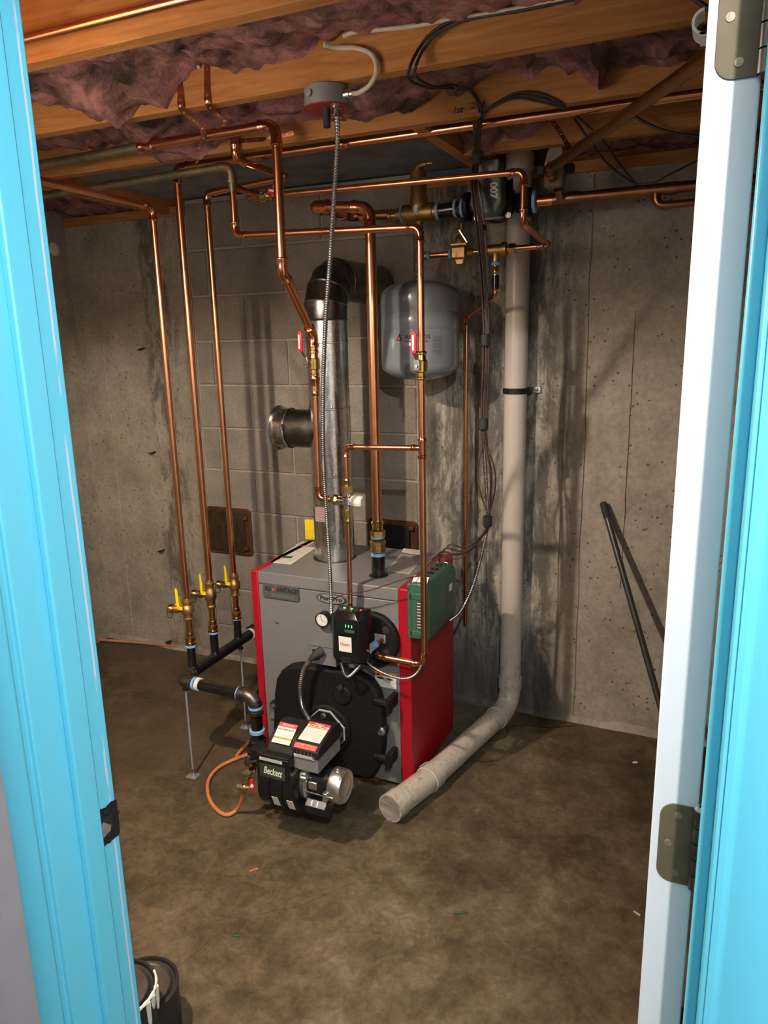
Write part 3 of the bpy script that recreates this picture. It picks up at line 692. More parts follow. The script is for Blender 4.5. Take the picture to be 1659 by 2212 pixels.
# labels lying on the top
def tplate(name, quad, mat, parent, d=.001):
    q = [at(px, py, z=ZT+d) for px, py in quad]; org = wloc(parent); me = bpy.data.meshes.new(name)
    vs = [tuple(V((p.x, p.y, ZT+e))-org) for e in (0.0, d) for p in q]
    me.from_pydata(vs, [], [(0,3,2,1),(4,5,6,7),(0,1,5,4),(1,2,6,5),(2,3,7,6),(3,0,4,7)]); uvl = me.uv_layers.new(name='UVMap'); cs = [(0,0),(1,0),(1,1),(0,1)]*2
    for lp in me.loops: uvl.data[lp.index].uv = cs[lp.vertex_index]
    me.materials.append(MT[mat]); return link(name, me, parent)
tplate('paper_label', [(583, 1214), (628, 1219), (682, 1183), (640, 1178)], 'print_white', bo)
tplate('dark_sticker', [(638, 1176), (664, 1179), (681, 1169), (655, 1169)], 'print_strip', bo)
tplate('print_bar', [(607, 1204), (628, 1206), (634, 1202), (613, 1200)], 'ink_grey', bo, .0016)
tplate('rating_label', [(835, 1232), (884, 1240), (917, 1203), (866, 1196)], 'print_grey', bo)
tplate('rating_label', [(868, 1192), (917, 1200), (926, 1191), (872, 1184)], 'print_white', bo)
# collars round the holes in the top
for px, py, r in ((723, 1203, .083), (818, 1243, .034)):
    q = at(px, py, z=ZT); MB().lathe([(r, 0), (r, .0015), (r*.5, .0018)], (q.x, q.y, ZT), EZ, 40).build('top_opening', 'ink_black', bo)
# round cover plate behind the control (tankless coil plate) with its bolts
cp = V((-1.022, YF, .565))
pl = MB().lathe([(.100, 0), (.100, .018), (.094, .024), (.001, .024)], cp, -EY, 48).build('coil_plate', 'cast_black', bo)
for px, py in ((833, 1362), (834, 1410), (800, 1430)):
    q = at(px, py, y=YF-.024); bolt((q.x, YF-.024, q.z), -EY, .0095, 'pole_grey', pl)
q = at(821, 1379, y=YF-.025); plate('rating_plate', (q.x, YF-.0245, q.z), V((1, 0, -.03)), EZ, .040, .030, 'print_grey', pl, .001)
# grey junction box with the power plug
q0, q1 = at(672, 1400, y=YF-.06), at(712, 1420, y=YF-.06)
jb = MB().box((q0.x+.002, YF-.07, q0.z-.052), (q1.x+.03, YF+.001, q0.z+.020)).build('junction_box', 'jacket_grey', bo, bevel=.002)
MB().box((q0.x-.003, YF-.074, q0.z+.019), (q1.x+.03, YF+.001, q0.z+.0225)).build('box_lid', 'jacket_grey', jb)
MB().box((q0.x+.012, YF-.073, q0.z-.035), (q0.x+.038, YF-.069, q0.z+.003)).build('socket_opening', 'ink_black', jb)
# ---- burner door
DY = YF-.052
dp = [(588,1600),(590,1545),(591,1500),(596,1467),(606,1450),(620,1441),(640,1438),(690,1443),(735,1449),(770,1458),(798,1474),(815,1500),(823,1535),(826,1580),(826,1620),(820,1655),(808,1678),(794,1688),(760,1688),(720,1680),(660,1672),(620,1660),(600,1640)]
dp = [(at(px, py, y=DY).x, max(at(px, py, y=DY).z, .045)) for px, py in dp]
dr = MB().prism(dp, (0, DY, 0), EX, EZ, EY, .05).build('burner_door', 'cast_black', bo, bevel=.012, seg=4)
dx = sum(a for a, b in dp)/len(dp); dz = sum(b for a, b in dp)/len(dp)
for px, py, nm in ((838, 1520, 0), (838, 1640, 1)):
    q = at(px, py, y=DY-.002)
    MB().box((q.x-.055, DY-.012, q.z-.012), (q.x+.006, DY+.012, q.z+.012)).build('hinge_arm', 'cast_black', dr, bevel=.008, seg=3)
    MB().box((q.x-.004, DY-.004, q.z-.022), (q.x+.016, YF, q.z+.022)).build('hinge_bracket', 'cast_black', dr, bevel=.003)
    MB().cyl((q.x+.002, DY-.002, q.z-.030), (q.x+.002, DY-.002, q.z+.016), .011, 16).build('hinge_pin', 'cast_black', dr)
for px, py in ((588, 1530), (822, 1582)):
    q = at(px, py, y=DY-.004); MB().box((q.x-.018, DY+.002, q.z-.018), (q.x+.018, DY+.034, q.z+.018)).build('door_lug', 'cast_black', dr, bevel=.008, seg=3)
    bolt((q.x, DY+.003, q.z), -EY, .0105, 'steel', dr, h=.012)
# inspection port cover with its swing bolt
q = at(739, 1502, y=DY-.004)
ip = MB().lathe([(.036, 0), (.036, .006), (.031, .011), (.001, .012)], (q.x, DY, q.z), -EY, 28).build('inspection_cover', 'cast_black', dr)
MB().box((q.x-.009, DY-.016, q.z+.016), (q.x+.009, DY-.002, q.z+.046)).build('swing_latch', 'cast_black', ip, bevel=.004)
bolt((q.x, DY-.016, q.z+.034), -EY, .0065, 'pole_grey', ip)
# ---- oil burner
BX, BZ = at(702, 1578, y=DY-.02).x, at(702, 1578, y=DY-.02).z
bu = thing('oil_burner', 'black oil burner with silver motor bolted to the boiler door', 'burner', (BX, 1.85, 0))
MB().lathe([(.094, 0), (.094, .008), (.088, .013), (.001, .014)], (BX, DY, BZ), -EY, 44).build('door_ring', 'cast_black', bu)
oc = [(math.cos(math.radians(22.5+45*i)), math.sin(math.radians(22.5+45*i))) for i in range(8)]
oc = [(-.30, 1), (.30, 1), (1, .30), (1, -.30), (.30, -1), (-.30, -1), (-1, -.30), (-1, .30)]
gk = MB().prism([(BX+a*.077, BZ+b*.077) for a, b in oc], (0, DY-.013, 0), EX, EZ, -EY, .006).build('gasket', 'dust_cream', bu)
fl = MB().prism([(BX+a*.074, BZ+b*.074) for a, b in oc], (0, DY-.0185, 0), EX, EZ, -EY, .007).build('mounting_flange', 'black_plastic', bu)
for a, b in ((0, .060), (.060, 0), (-.060, 0)): bolt((BX+a, DY-.0255, BZ+b), -EY, .0075, 'steel', fl, h=.010)
MB().cyl((BX, DY-.02, BZ), (BX-.005, 1.85, BZ-.015), .047, 28).build('air_tube', 'black_plastic', bu)
by = 1.80
hx0, hx1 = at(581, 1680, y=by).x, at(659, 1690, y=by).x
axz = at(620, 1712, y=by-.055).z+.002; axy = by+.02; HR = .091
# blower housing: scroll drum and throat
MB().lathe([(HR-.006, 0), (HR, .004), (HR, hx1-hx0-.004), (HR-.006, hx1-hx0)], (hx0, axy, axz), EX, 40).build('blower_housing', 'black_plastic', bu)
for k in (.33, .66): MB().lathe([(HR+.001, 0), (HR+.004, .001), (HR+.004, .003), (HR+.001, .004)], (hx0+(hx1-hx0)*k, axy, axz), EX, 40).build('housing_rib', 'black_plastic', bu)
zp0 = at(610, 1692, y=by-.062).z; zp1 = at(610, 1643, y=by-.062).z
MB().box((hx0-.002, by-.062, zp0), (hx1-.018, axy+.06, zp1)).build('throat', 'black_plastic', bu, bevel=.006, seg=3)
pc = V(((hx0+hx1)/2-.010, by-.0625, (zp0+zp1)/2-.008))
simple('panel_green', (.035, .05, .028), .35, 0, .3, 30)
lp = plate('name_panel', pc, EX, EZ, .092, .046, 'panel_green', bu, .0012)
text('Beckett', pc+V((0, -.0014, 0)), V((1, 0, -.04)), EZ, .034, 'ink_white', lp, bold=.012, shear=.35, fit=.068)
plate('serial_strip', (pc.x-.004, by-.0625, zp1-.009), EX, EZ, .082, .010, 'print_strip', bu, .001)
for k, (px, py) in enumerate(((594, 1722), (626, 1729))):
    q = at(px, py, y=axy-HR); n_ = V((0, q.y-axy, q.z-axz)).normalized(); n_ = V((0, -.93, -.37)); cc = V((q.x, axy, axz))+n_*(HR+.0008)
    plate('small_label', cc, EX, V((0, -.37, .93)), .022, .040, 'print_white', bu, .0012)
# ignitor transformer: curved black cover with a white label
ix0, ix1 = at(588, 1620, y=by).x+.008, at(650, 1625, y=by).x-.006
prof = [(by-.045, zp1), (by-.045, zp1+.012), (by-.030, zp1+.030), (by-.006, zp1+.052), (by+.026, zp1+.066), (by+.062, zp1+.070), (by+.085, zp1+.064), (by+.085, zp1-.02)]
ig = MB().prism(prof, (ix0, 0, 0), EY, EZ, EX, ix1-ix0).build('ignitor', 'black_matte', bu, bevel=.004, seg=3)
d1 = V((0, .072, .048)).normalized(); cc = V(((ix0+ix1)/2, by-.004, zp1+.0555)); nn = V((0, -.048, .072)).normalized()
plate('ignitor_label', cc+nn*.0012, EX, d1, (ix1-ix0)*.70, .070, 'print_ignitor', ig, .001)
text('POWERLIGHT', cc+nn*.0026+d1*.012, EX, d1, .008, 'ink_black', ig, fit=(ix1-ix0)*.6)
text('Beckett', cc+nn*.0026+d1*.0285, EX, d1, .009, 'ink_white', ig, fit=(ix1-ix0)*.46, shear=.3)
MB().box((hx0, by-.060, zp1-.002), (hx1-.020, by-.02, zp1+.006)).build('ignitor_hinge_plate', 'black_matte', bu, bevel=.002)
# primary control on a steel box
kx0, kx1 = at(645, 1645, y=by+.005).x, at(728, 1645, y=by+.06).x-.018
kz0 = at(690, 1655, y=by-.02).z
MB().box((kx0, by-.030, kz0-.022), (kx1, by+.120, kz0+.026)).build('control_box', 'box_steel' if 'box_steel' in MT else 'box_grey', bu, bevel=.002)
prof = [(by-.034, kz0+.026), (by-.034, kz0+.050), (by-.010, kz0+.064), (by+.080, kz0+.086), (by+.122, kz0+.074), (by+.122, kz0+.026)]
kc = MB().prism(prof, (kx0-.004, 0, 0), EY, EZ, EX, kx1-kx0+.008).build('control_cover', 'black_matte', bu, bevel=.004, seg=3)
d1 = V((0, .090, .022)).normalized(); nn = V((0, -.022, .090)).normalized(); cc = V(((kx0+kx1)/2, by+.036, kz0+.0752))
q = rrect(0, 0, (kx1-kx0)*.92, .082, .014)
plate('control_label', cc+nn*.0012, EX, d1, (kx1-kx0)*.88, .082, 'print_control', kc, .001)
text('Beckett', cc+nn*.0026+d1*.034, EX, d1, .008, 'ink_white', kc, fit=.032, shear=.3)
text('GeniSys 7505', cc+nn*.0026+d1*.0245, EX, d1, .007, 'ink_black', kc, fit=.060, shear=.2)
d2 = V((0, .024, .014)).normalized(); plate('terminal_label', V(((kx0+kx1)/2, by-.022, kz0+.0572))+V((0, -.5, .86))*.001, EX, d2, (kx1-kx0)*.86, .018, 'print_redstrip', kc, .001)
for i in range(5): MB().box((kx0+.018+i*.013, by-.0352, kz0+.036), (kx0+.023+i*.013, by-.033, kz0+.047)).build('terminal', 'steel', kc)
plate('terminal_strip', ((kx0+kx1)/2, by-.0342, kz0+.030), EX, EZ, (kx1-kx0)*.80, .010, 'print_strip', kc, .001)
for x in (kx1-.012,): screw((x, by-.034, kz0+.032), -EY, .004, 'steel', kc)
for y in (by+.03, by+.08): screw((kx1, y, kz0), EX, .0045, 'steel', bu)
# motor
mz, my = axz+.012, axy+.002; mx1 = at(748, 1705, y=by+.02).x
mo = MB().lathe([(.060, 0), (.060, .012), (.050, .014), (.050, mx1-hx1-.040), (.001, mx1-hx1-.040)], (hx1, my, mz), EX, 36).build('motor', 'black_plastic', bu)
metal_mat('cast_aluminium', (.58, .58, .57), (.74, .73, .71), .36, .06, 80)
MB().lathe([(.062, 0), (.063, .003), (.063, .018), (.052, .026), (.049, .026)], (hx1-.002, my, mz), EX, 36).build('motor_flange', 'cast_aluminium', mo)
MB().lathe([(.054, 0), (.055, .003), (.055, .034), (.050, .042), (.030, .044), (.028, .0425), (.001, .043)], (mx1-.043, my, mz), EX, 36).build('motor_end_cap', 'cast_aluminium', mo)
MB().box((hx1+.028, my-.051, mz-.002), (hx1+.058, my-.030, mz+.024)).build('motor_plate', 'cast_aluminium', mo, bevel=.003)
MB().cyl((hx1+.016, my-.054, mz-.010), (mx1-.02, my-.055, mz-.012), .0022, 8).build('tie_bolt', 'steel', mo)
MB().box((mx1-.052, my-.064, mz-.024), (mx1-.036, my-.046, mz+.004)).build('end_lug', 'cast_aluminium', mo, bevel=.002)
MB().box((mx1-.03, my-.01, mz+.050), (mx1-.02, my+.005, mz+.062)).build('end_lug', 'cast_aluminium', mo, bevel=.002)
MB().cyl((hx1+.006, my-.052, mz+.032), (hx1+.026, my-.052, mz+.032), .010, 16).build('flange_boss', 'cast_aluminium', mo)
ca = MB().lathe([(.026, 0), (.029, .003), (.029, .076), (.026, .079)], (hx1+.016, my-.034, mz-.064), EX, 26).build('capacitor_cover', 'black_plastic', mo)
MB().obox((hx1+.056, my-.056, mz-.045), EX, V((0, .7, .7)), V((0, -.7, .7)), .034, .011, .0015).build('capacitor_strap', 'chrome', mo)
for k in (.040, .060): MB().obox((hx1+k, my-.0575, mz-.0435), V((0, .7, .7)), EX, V((0, -.7, .7)), .008, .002, .0012).build('capacitor_slot', 'steel', mo)
# fuel pump side
pu = MB().lathe([(.060, 0), (.060, .022), (.052, .027), (.030, .028), (.001, .028)], (hx0, my, mz+.004), -EX, 32).build('air_band', 'cast_aluminium', bu)
MB().obox((hx0-.010, my-.060, mz+.004), EX, EY, EZ, .006, .003, .020).build('air_slot', 'ink_black', bu)
MB().box((hx0-.075, my-.03, mz-.008), (hx0-.026, my+.040, mz+.066)).build('fuel_pump', 'cast_black', bu, bevel=.006, seg=3)
MB().box((hx0-.05, my-.045, mz+.050), (hx0-.008, my-.005, mz+.086)).build('solenoid', 'cast_black', bu, bevel=.004)
for a, b in ((-.032, .03), (-.066, .046), (-.05, -.002)): screw((hx0+a, my-.031, mz+b), -EY, .006, 'steel', bu)
MB().sweep(spline([(hx0-.060, my-.03, mz+.044), (hx0-.05, my-.060, mz+.050), (hx0-.02, my-.070, mz+.062), (hx0+.004, my-.058, mz+.068)], 8), .004, 8).build('pump_cord', 'black_rubber', bu)
MB().sweep(spline([(BX+.04, DY-.03, BZ+.01), (BX+.02, DY-.10, BZ-.005), (BX+.01, DY-.16, BZ+.005)], 8), .0035, 8).build('oil_tube', 'copper_old', bu)
tag(MB().sweep(spline([at(575, 1718, y=1.84), at(576, 1722, y=1.84), at(579, 1727, y=1.84)], 6), .007, 10).build('burner_drip_tube', 'white_plastic', bu), None)
# burner cable: plug and flexible steel whip
q = at(690, 1408, y=YF-.08)
pw_ = thing('power_cable', 'flexible steel cable with black plug from junction box to burner', 'cable', (q.x, YF-.08, q.z))
MB().sweep([V((q.x+.008, YF-.072, q.z+.002)), V((q.x-.004, YF-.085, q.z-.004)), V((q.x-.022, YF-.095, q.z-.020)), V((q.x-.030, YF-.098, q.z-.030))], [.017, .0165, .011, .009], 12).build('plug', 'black_rubber', pw_)
pts = [V((q.x-.030, YF-.098, q.z-.030)), at(655, 1450, y=YF-.11), at(649, 1490, y=YF-.115), at(653, 1525, y=YF-.13), at(668, 1555, y=YF-.17), at(685, 1576, y=YF-.215), at(694, 1586, y=by+.11)]
p_ = resample(spline(pts, 24), .0019); MB().sweep(p_, [.0090*(1 if i % 4 < 2 else .74) for i in range(len(p_))], 12).build('steel_whip', 'armour', pw_)

# ================================================================== CONTROLS ON THE BOILER
ax0, ax1, ay0, ay1, az0, az1 = -1.117, -.996, 2.03, 2.10, .520, .703
aq = thing('boiler_control', 'black boiler control with white Heater sticker and green display', 'control', ((ax0+ax1)/2, 2.065, az0))
oct_ = [(ax0, ay1), (ax0, ay0+.016), (ax0+.016, ay0), (ax1-.018, ay0), (ax1, ay0+.020), (ax1, ay1)]
ch = .022; rows = [(az0, .010), (az0+ch*.6, 0), (az1-ch, 0), (az1, .016)]; vs = []; cxm, cym = (ax0+ax1)/2, ay1
for z, ins in rows: vs += [(x+(ins if x < cxm else -ins)*(1 if y < ay1 else 0), y+(ins if y < ay1 else 0), z) for x, y in oct_]
fs = [tuple(range(5, -1, -1)), tuple(range(18, 24))]+[(i*6+j, i*6+(j+1) % 6, (i+1)*6+(j+1) % 6, (i+1)*6+j) for i in range(3) for j in range(6)]
MB().add(vs, fs).build('case', 'black_plastic', aq, bevel=.003, seg=3)
wz = az1-.050; dw = MB().box((ax0+.022, ay0-.0012, wz-.018), (ax1-.024, ay0+.002, wz+.014)).build('display_window', 'dim_window', aq)
MB().prism([(ax0+.020, wz-.018), (ax1-.022, wz-.018), (ax1-.03, wz-.025), (ax0+.03, wz-.025)], (0, ay0-.001, 0), EX, EZ, -EY, .004).build('window_lip', 'black_plastic', aq)
for k in range(3): MB().box((ax1-.062+k*.011, ay0-.0020, wz+.001), (ax1-.0595+k*.011, ay0-.001, wz+.011)).build('digit', 'led_green', dw)
MB().box((ax1-.066, ay0-.0016, wz-.016), (ax1-.030, ay0-.0012, wz-.006)).build('glow_strip', 'relay_green', dw)
for k, m_ in ((.30, 'led_green'), (.52, 'led_green'), (.80, 'led_red')): MB().lathe([(.0042, 0), (.0042, .0015), (.001, .003)], (ax0+(ax1-ax0)*k, 2.072, az1), EZ, 14).build('indicator', m_, aq)
st_ = plate('sticker', ((ax0+ax1)/2-.004, ay0-.0015, az0+.074), EX, EZ, .047, .053, 'white_label', aq, .0008)
text('Heater', ((ax0+ax1)/2-.004, ay0-.0027, az0+.074), EX, EZ, .0155, 'ink_red', st_, fit=.035)
for k in range(3): MB().box((ax0+.036+k*.001, ay0-.0022, az0+.024-k*.006), (ax1-.044, ay0+.002, az0+.027-k*.006)).build('grille_bar', 'black_matte', aq, bevel=.001)
for z in (az0+.12, az0+.06): screw((ax1+.0002, ay0+.045, z), EX, .003, 'ink_black', aq)
plate('side_label', (ax1+.0005, 2.088, az0+.046), V((0, 1, 0)), EZ, .014, .034, 'print_strip', aq, .001)
# sensing well fitting under the control
q = at(808, 1395, y=YF-.04); wl = thing('sensor_fitting', 'blue-taped steel sensor fitting right of the black boiler control', 'fitting', (q.x, YF-.024, q.z))
MB().cyl((q.x, YF-.024, q.z), (q.x-.004, YF-.060, q.z), .0135, 16).build('bushing', 'blue_tape', wl)
MB().hexa((q.x+.012, YF-.03, q.z+.010), (q.x+.030, YF-.036, q.z+.024), .008).build('plug', 'steel', wl)
MB().cyl((q.x-.002, YF-.055, q.z), (q.x-.008, YF-.075, q.z-.002), .009, 14).build('well', 'brass', wl)
# loop of flexible conduit under the control
armored('conduit_loop', 'small loop of flexible steel conduit hanging under the black control', [V((ax0+.022, 2.06, az0+.01)), V((ax0+.030, 2.05, az0-.020)), at(750, 1462, y=2.05), V((ax1-.035, 2.055, az0-.018)), V((ax1-.026, 2.07, az0+.012))], .0068, .0056, 'armour')
# green relay box on the side
gx0, gx1, gy0, gy1, gz0, gz1 = XR+.001, -.800, 2.130, 2.400, .600, .797
rb = thing('zone_relay', 'green zone relay box fixed to the red boiler side', 'relay box', (-.84, 2.26, gz0))
MB().box((gx0, gy0+.008, gz0), (gx0+.020, gy1, gz1-.006)).build('backplate', 'relay_green', rb, bevel=.003)
MB().prism([(gx0+.016, gz0+.004), (gx1-.004, gz0+.004), (gx1, gz0+.02), (gx1, gz1-.026), (gx1-.018, gz1), (gx0+.016, gz1)], (0, gy0, 0), EX, EZ, EY, gy1-gy0).build('cover', 'relay_green', rb, bevel=.006, seg=3)
for z0_, z1_ in ((gz1-.056, gz1-.034), (gz0+.016, gz0+.032)): 
    MB().box((gx0+.018, gy0-.002, z0_), (gx1-.010, gy0+.004, z1_)).build('front_rib', 'relay_green', rb, bevel=.002)
    MB().box((gx0+.014, gy0-.003, z0_+.002), (gx0+.019, gy0+.003, z1_-.002)).build('front_slot', 'ink_black', rb)
plate('front_label', ((gx0+gx1)/2+.010, gy0-.0005, (gz0+gz1)/2-.010), EX, EZ, .030, .095, 'print_relay', rb, .001)
plate('side_label', (gx1+.0004, gy0+.20, gz0+.105), EY, EZ, .070, .075, 'ink_grey', rb, .0008)
plate('side_window', (gx1+.0014, gy0+.205, gz0+.125), EY, EZ, .030, .024, 'white_label', rb, .0006)
plate('paper_tag', ((gx0+gx1)/2, gy0+.022, gz1+.001), EX, V((0, .8, .6)), .052, .040, 'white_label', rb, .0008)
holes = []
for k in range(4):
    c = V((gx0+.040, gy0+.075+k*.045, gz1)); holes.append(c); MB().lathe([(.014, 0), (.014, .002), (.010, .003), (.009, .0005), (.001, .0005)], c, EZ, 20).build('knockout', 'ink_black', rb)
MB().sweep(spline([(gx0+.030, gy1-.05, gz1), (gx0+.030, gy1-.05, gz1+.010), (gx0+.065, gy1-.05, gz1+.010), (gx0+.065, gy1-.05, gz1)], 6), .0012, 6).build('wire_clip', 'steel', rb)
# yellow valve tag behind the flue
q = at(672, 1143, y=2.60); yt = thing('valve_tag', 'yellow printed plastic tag standing behind the flue on the boiler', 'tag', (q.x, 2.60, ZT))
plate('tag_face', (q.x+.006, 2.596, q.z), V((1, .15, 0)), EZ, .058, .085, 'print_yellow', yt, .003)
MB().box((q.x+.006, 2.595, ZT), (q.x+.026, 2.611, q.z-.03)).build('tag_post', 'ink_black', yt)

# ================================================================== FLUE
FX, FY, FR = at(724, 1203, z=ZT).x, at(724, 1203, z=ZT).y, .0755
fu = thing('flue_pipe', 'shiny galvanised flue pipe rising from the boiler to the wall', 'flue pipe', (FX, FY, ZT))
zs_ = [at(724, py, y=FY).z for py in (1022, 879, 737, 690)]
def fsec(z0, z1, r, nm='flue_section'): return MB().lathe([(r, 0), (r, z1-z0-.008), (r+.0025, z1-z0-.006), (r+.0025, z1-z0-.001), (r, z1-z0)], (FX, FY, z0), EZ, 48, cap=False).build(nm, 'galvanised', fu)
fsec(ZT-.01, zs_[0], FR); fsec(zs_[0], zs_[1], FR+.0006, 'tee_section'); fsec(zs_[1], zs_[2], FR-.0004)
# crimped end: fluted band
n = 72; vs = []
for z, k in ((zs_[2]-.002, 0.0), (zs_[2]+.004, .0012), (zs_[2]+.018, .0010), (zs_[3]-.03, 0), (zs_[3], 0)):
    vs += [(FX+(FR-.001+k*math.cos(j*math.pi))*math.cos(2*math.pi*j/n), FY+(FR-.001+k*math.cos(j*math.pi))*math.sin(2*math.pi*j/n), z) for j in range(n)]
fs = [(i*n+j, i*n+(j+1) % n, (i+1)*n+(j+1) % n, (i+1)*n+j) for i in range(4) for j in range(n)]
MB().add(vs, fs).build('crimped_collar', 'galvanised', fu)
# gored elbow turning to the wall
Re = .115; z0 = zs_[3]-.004; ctr = V((FX, FY+Re, z0+.030)); rows = []
for i in range(5):
    a = math.radians(22.5*i); rows.append((ctr+V((0, -Re*math.cos(a), Re*math.sin(a))), V((0, math.sin(a), math.cos(a)))))
ring_pts = [(V((FX, FY, z0)), EZ)]
for i in range(4):
    a = math.radians(22.5*i+11.25); Rr = Re/math.cos(math.radians(11.25)); ring_pts.append((ctr+V((0, -Rr*math.cos(a), Rr*math.sin(a))), V((0, math.sin(a), math.cos(a)))))
ring_pts.append((ctr+V((0, .012, Re)), EY))
def gore(a, b, r):
    (ca, na), (cb, nb) = a, b; n = 44; vs = []
    for c, nrm, rr in ((ca, na, r), (ca.lerp(cb, .06), na.lerp(nb, .06), r+.0025), (ca.lerp(cb, .12), na.lerp(nb, .12), r), (cb, nb, r)):
        nrm = nrm.normalized(); uy = EX.cross(nrm).normalized(); vs += [c+EX*math.cos(2*math.pi*j/n)*rr+uy*math.sin(2*math.pi*j/n)*rr/max(.9, 1) for j in range(n)]
    return vs, [(i*n+j, i*n+(j+1) % n, (i+1)*n+(j+1) % n, (i+1)*n+j) for i in range(3) for j in range(n)]
for i in range(len(ring_pts)-1):
    vs, fs = gore(ring_pts[i], ring_pts[i+1], FR+.001); MB().add(vs, fs).build('elbow_gore', 'galvanised_dark', fu)
e = ring_pts[-1][0]; MB().lathe([(FR, 0), (FR, YW-e.y+.02)], e, EY, 44, cap=False).build('flue_section', 'galvanised_dark', fu)
# side outlet with draft-regulator collar, seen from its open end
zt_ = at(640, 925, y=FY).z; xe = at(604, 918, y=FY).x
MB().lathe([(FR-.004, 0), (FR-.004, FX-xe-.055)], (FX, FY, zt_), -EX, 44, cap=False).build('tee_outlet', 'galvanised_dark', fu)
MB().lathe([(FR-.001, 0), (FR+.002, .004), (FR, .010), (FR, .050), (FR+.006, .054), (FR+.010, .056), (FR+.010, .058), (FR+.004, .058), (FR-.003, .052), (FR-.003, .01)], (xe+.058, FY, zt_), -EX, 44, cap=False).build('collar', 'galvanised', fu)
MB().lathe([(FR-.004, 0), (.001, .001)], (xe+.020, FY, zt_), -EX, 40, cap=False).build('end_disc', 'galvanised_dark', fu)
q = at(603, 908, y=FY-FR); MB().obox((q.x+.012, FY-FR-.0003, zt_+.012), EX, EZ, EY, .005, .013, .0008).build('collar_slot', 'ink_black', fu)
for z in zs_[:2]: screw((FX+.045, FY-.064, z+.004), V((.55, -.8, 0)), .004, 'steel', fu)
tag(plate('clear_sticker', (FX-.012, FY-FR-.0012, at(705, 1112, y=FY-FR).z), V((1, .0, 0)), EZ, .046, .056, 'print_redfilm' if 'print_redfilm' in MT else 'print_strip', fu, .001), None)

# ================================================================== SUPPLY RISER, AIR SEPARATOR, PUMP
SX, SY = at(818, 1243, z=ZT).x, at(818, 1243, z=ZT).y; R114 = .0175
zq = [at(815, py, y=SY).z for py in (1240, 1197, 1190, 1163, 1150, 1133)]
YA = 2.60
ZL = at(812, 447, y=SY).z; XLp = at(672, 440, y=SY).x; ZA = at(905, 460, y=YA).z; XA = at(905, 460, y=YA).x
pr_ = thing('supply_riser', 'thick copper supply riser from the boiler top with looped top', 'pipe', (SX, SY, ZT))
MB().cyl((SX, SY, ZT-.03), (SX, SY, zq[1]), .0240, 24).build('nipple', 'iron_pipe', pr_)
ring((SX, SY, zq[1]+.001), EZ, .0262, .012, 'blue_tape', pr_, 'thread_seal')
MB().lathe([(.026, 0), (.030, .004), (.030, .012), (.0275, .014), (.0275, .030), (.030, .032), (.030, .040), (.026, .044)], (SX, SY, zq[2]-.004), EZ, 8).build('check_valve', 'bronze', pr_)
MB().box((SX-.004, SY-.032, zq[2]+.004), (SX+.004, SY-.025, zq[2]+.030)).build('valve_rib', 'bronze', pr_, bevel=.002)
ring((SX, SY, zq[3]+.006), EZ, .0245, .010, 'blue_tape', pr_, 'thread_seal')
MB().hexa((SX, SY, zq[3]+.008), (SX, SY, zq[4]+.008), .027).build('adapter_hex', 'brass', pr_)
MB().lathe(bead(R114, .032), (SX, SY, zq[4]+.044), -EZ, 22).build('adapter_socket', 'brass', pr_)
lp_ = [V((SX, SY, zq[4]+.02)), V((SX, SY, ZL)), V((XLp, SY+.01, ZL+.022)), V((XLp-.02, YA, ZA+.012)), V((XA-.075, YA, ZA+.002))]
pipe_run('', '', lp_, R114, root=pr_, Rf=2.1)
# air separator
sep_ = thing('air_separator', 'brass air separator with tall vent above the grey tank', 'air separator', (XA, YA, ZA))
MB().lathe([(.019, -.085), (.024, -.083), (.024, -.060), (.031, -.055), (.031, .055), (.027, .058), (.027, .078), (.022, .080)], (XA, YA, ZA), EX, 26).build('body', 'bronze', sep_)
MB().lathe([(.030, -.01), (.0315, .02), (.0315, .050), (.028, .058), (.0285, .130), (.026, .136), (.001, .137)], (XA, YA, ZA), EZ, 28).build('vent_column', 'bronze', sep_)
zt2 = ZA+.136; MB().sweep([V((XA, YA, zt2-.003)), V((XA, YA, zt2+.012)), V((XA+.010, YA, zt2+.020)), V((XA+.030, YA, zt2+.022))], [.017, .017, .013, .009], 14).build('vent_elbow', 'bronze', sep_)
MB().cyl((XA+.028, YA, zt2+.022), (XA+.052, YA, zt2+.0215), .0042, 10).build('vent_tip', 'brass', sep_)
MB().prism([(XA+.014*math.cos(2*math.pi*i/16)*.8, ZA+.004+.018*math.sin(2*math.pi*i/16)) for i in range(16)], (0, YA-.0345, 0), EX, EZ, EY, .004).build('arrow_plate', 'steel', sep_)
MB().prism([(XA-.003, ZA-.006), (XA+.003, ZA-.006), (XA+.003, ZA+.006), (XA+.007, ZA+.006), (XA, ZA+.016), (XA-.007, ZA+.006), (XA-.003, ZA+.006)], (0, YA-.0345, 0), EX, EZ, -EY, .001).build('arrow', 'white_label', sep_)
MB().cyl((XA, YA, ZA-.026), (XA, YA, ZA-.052), .014, 16).build('bottom_port', 'bronze', sep_)
ring((XA-.062, YA, ZA), EX, .0285, .008, 'blue_tape', sep_, 'thread_seal'); ring((XA+.072, YA, ZA), EX, .0295, .009, 'blue_tape', sep_, 'thread_seal')
MB().lathe(bead(R114, .030), (XA-.115, YA, ZA), EX, 20).build('adapter', 'brass', sep_)
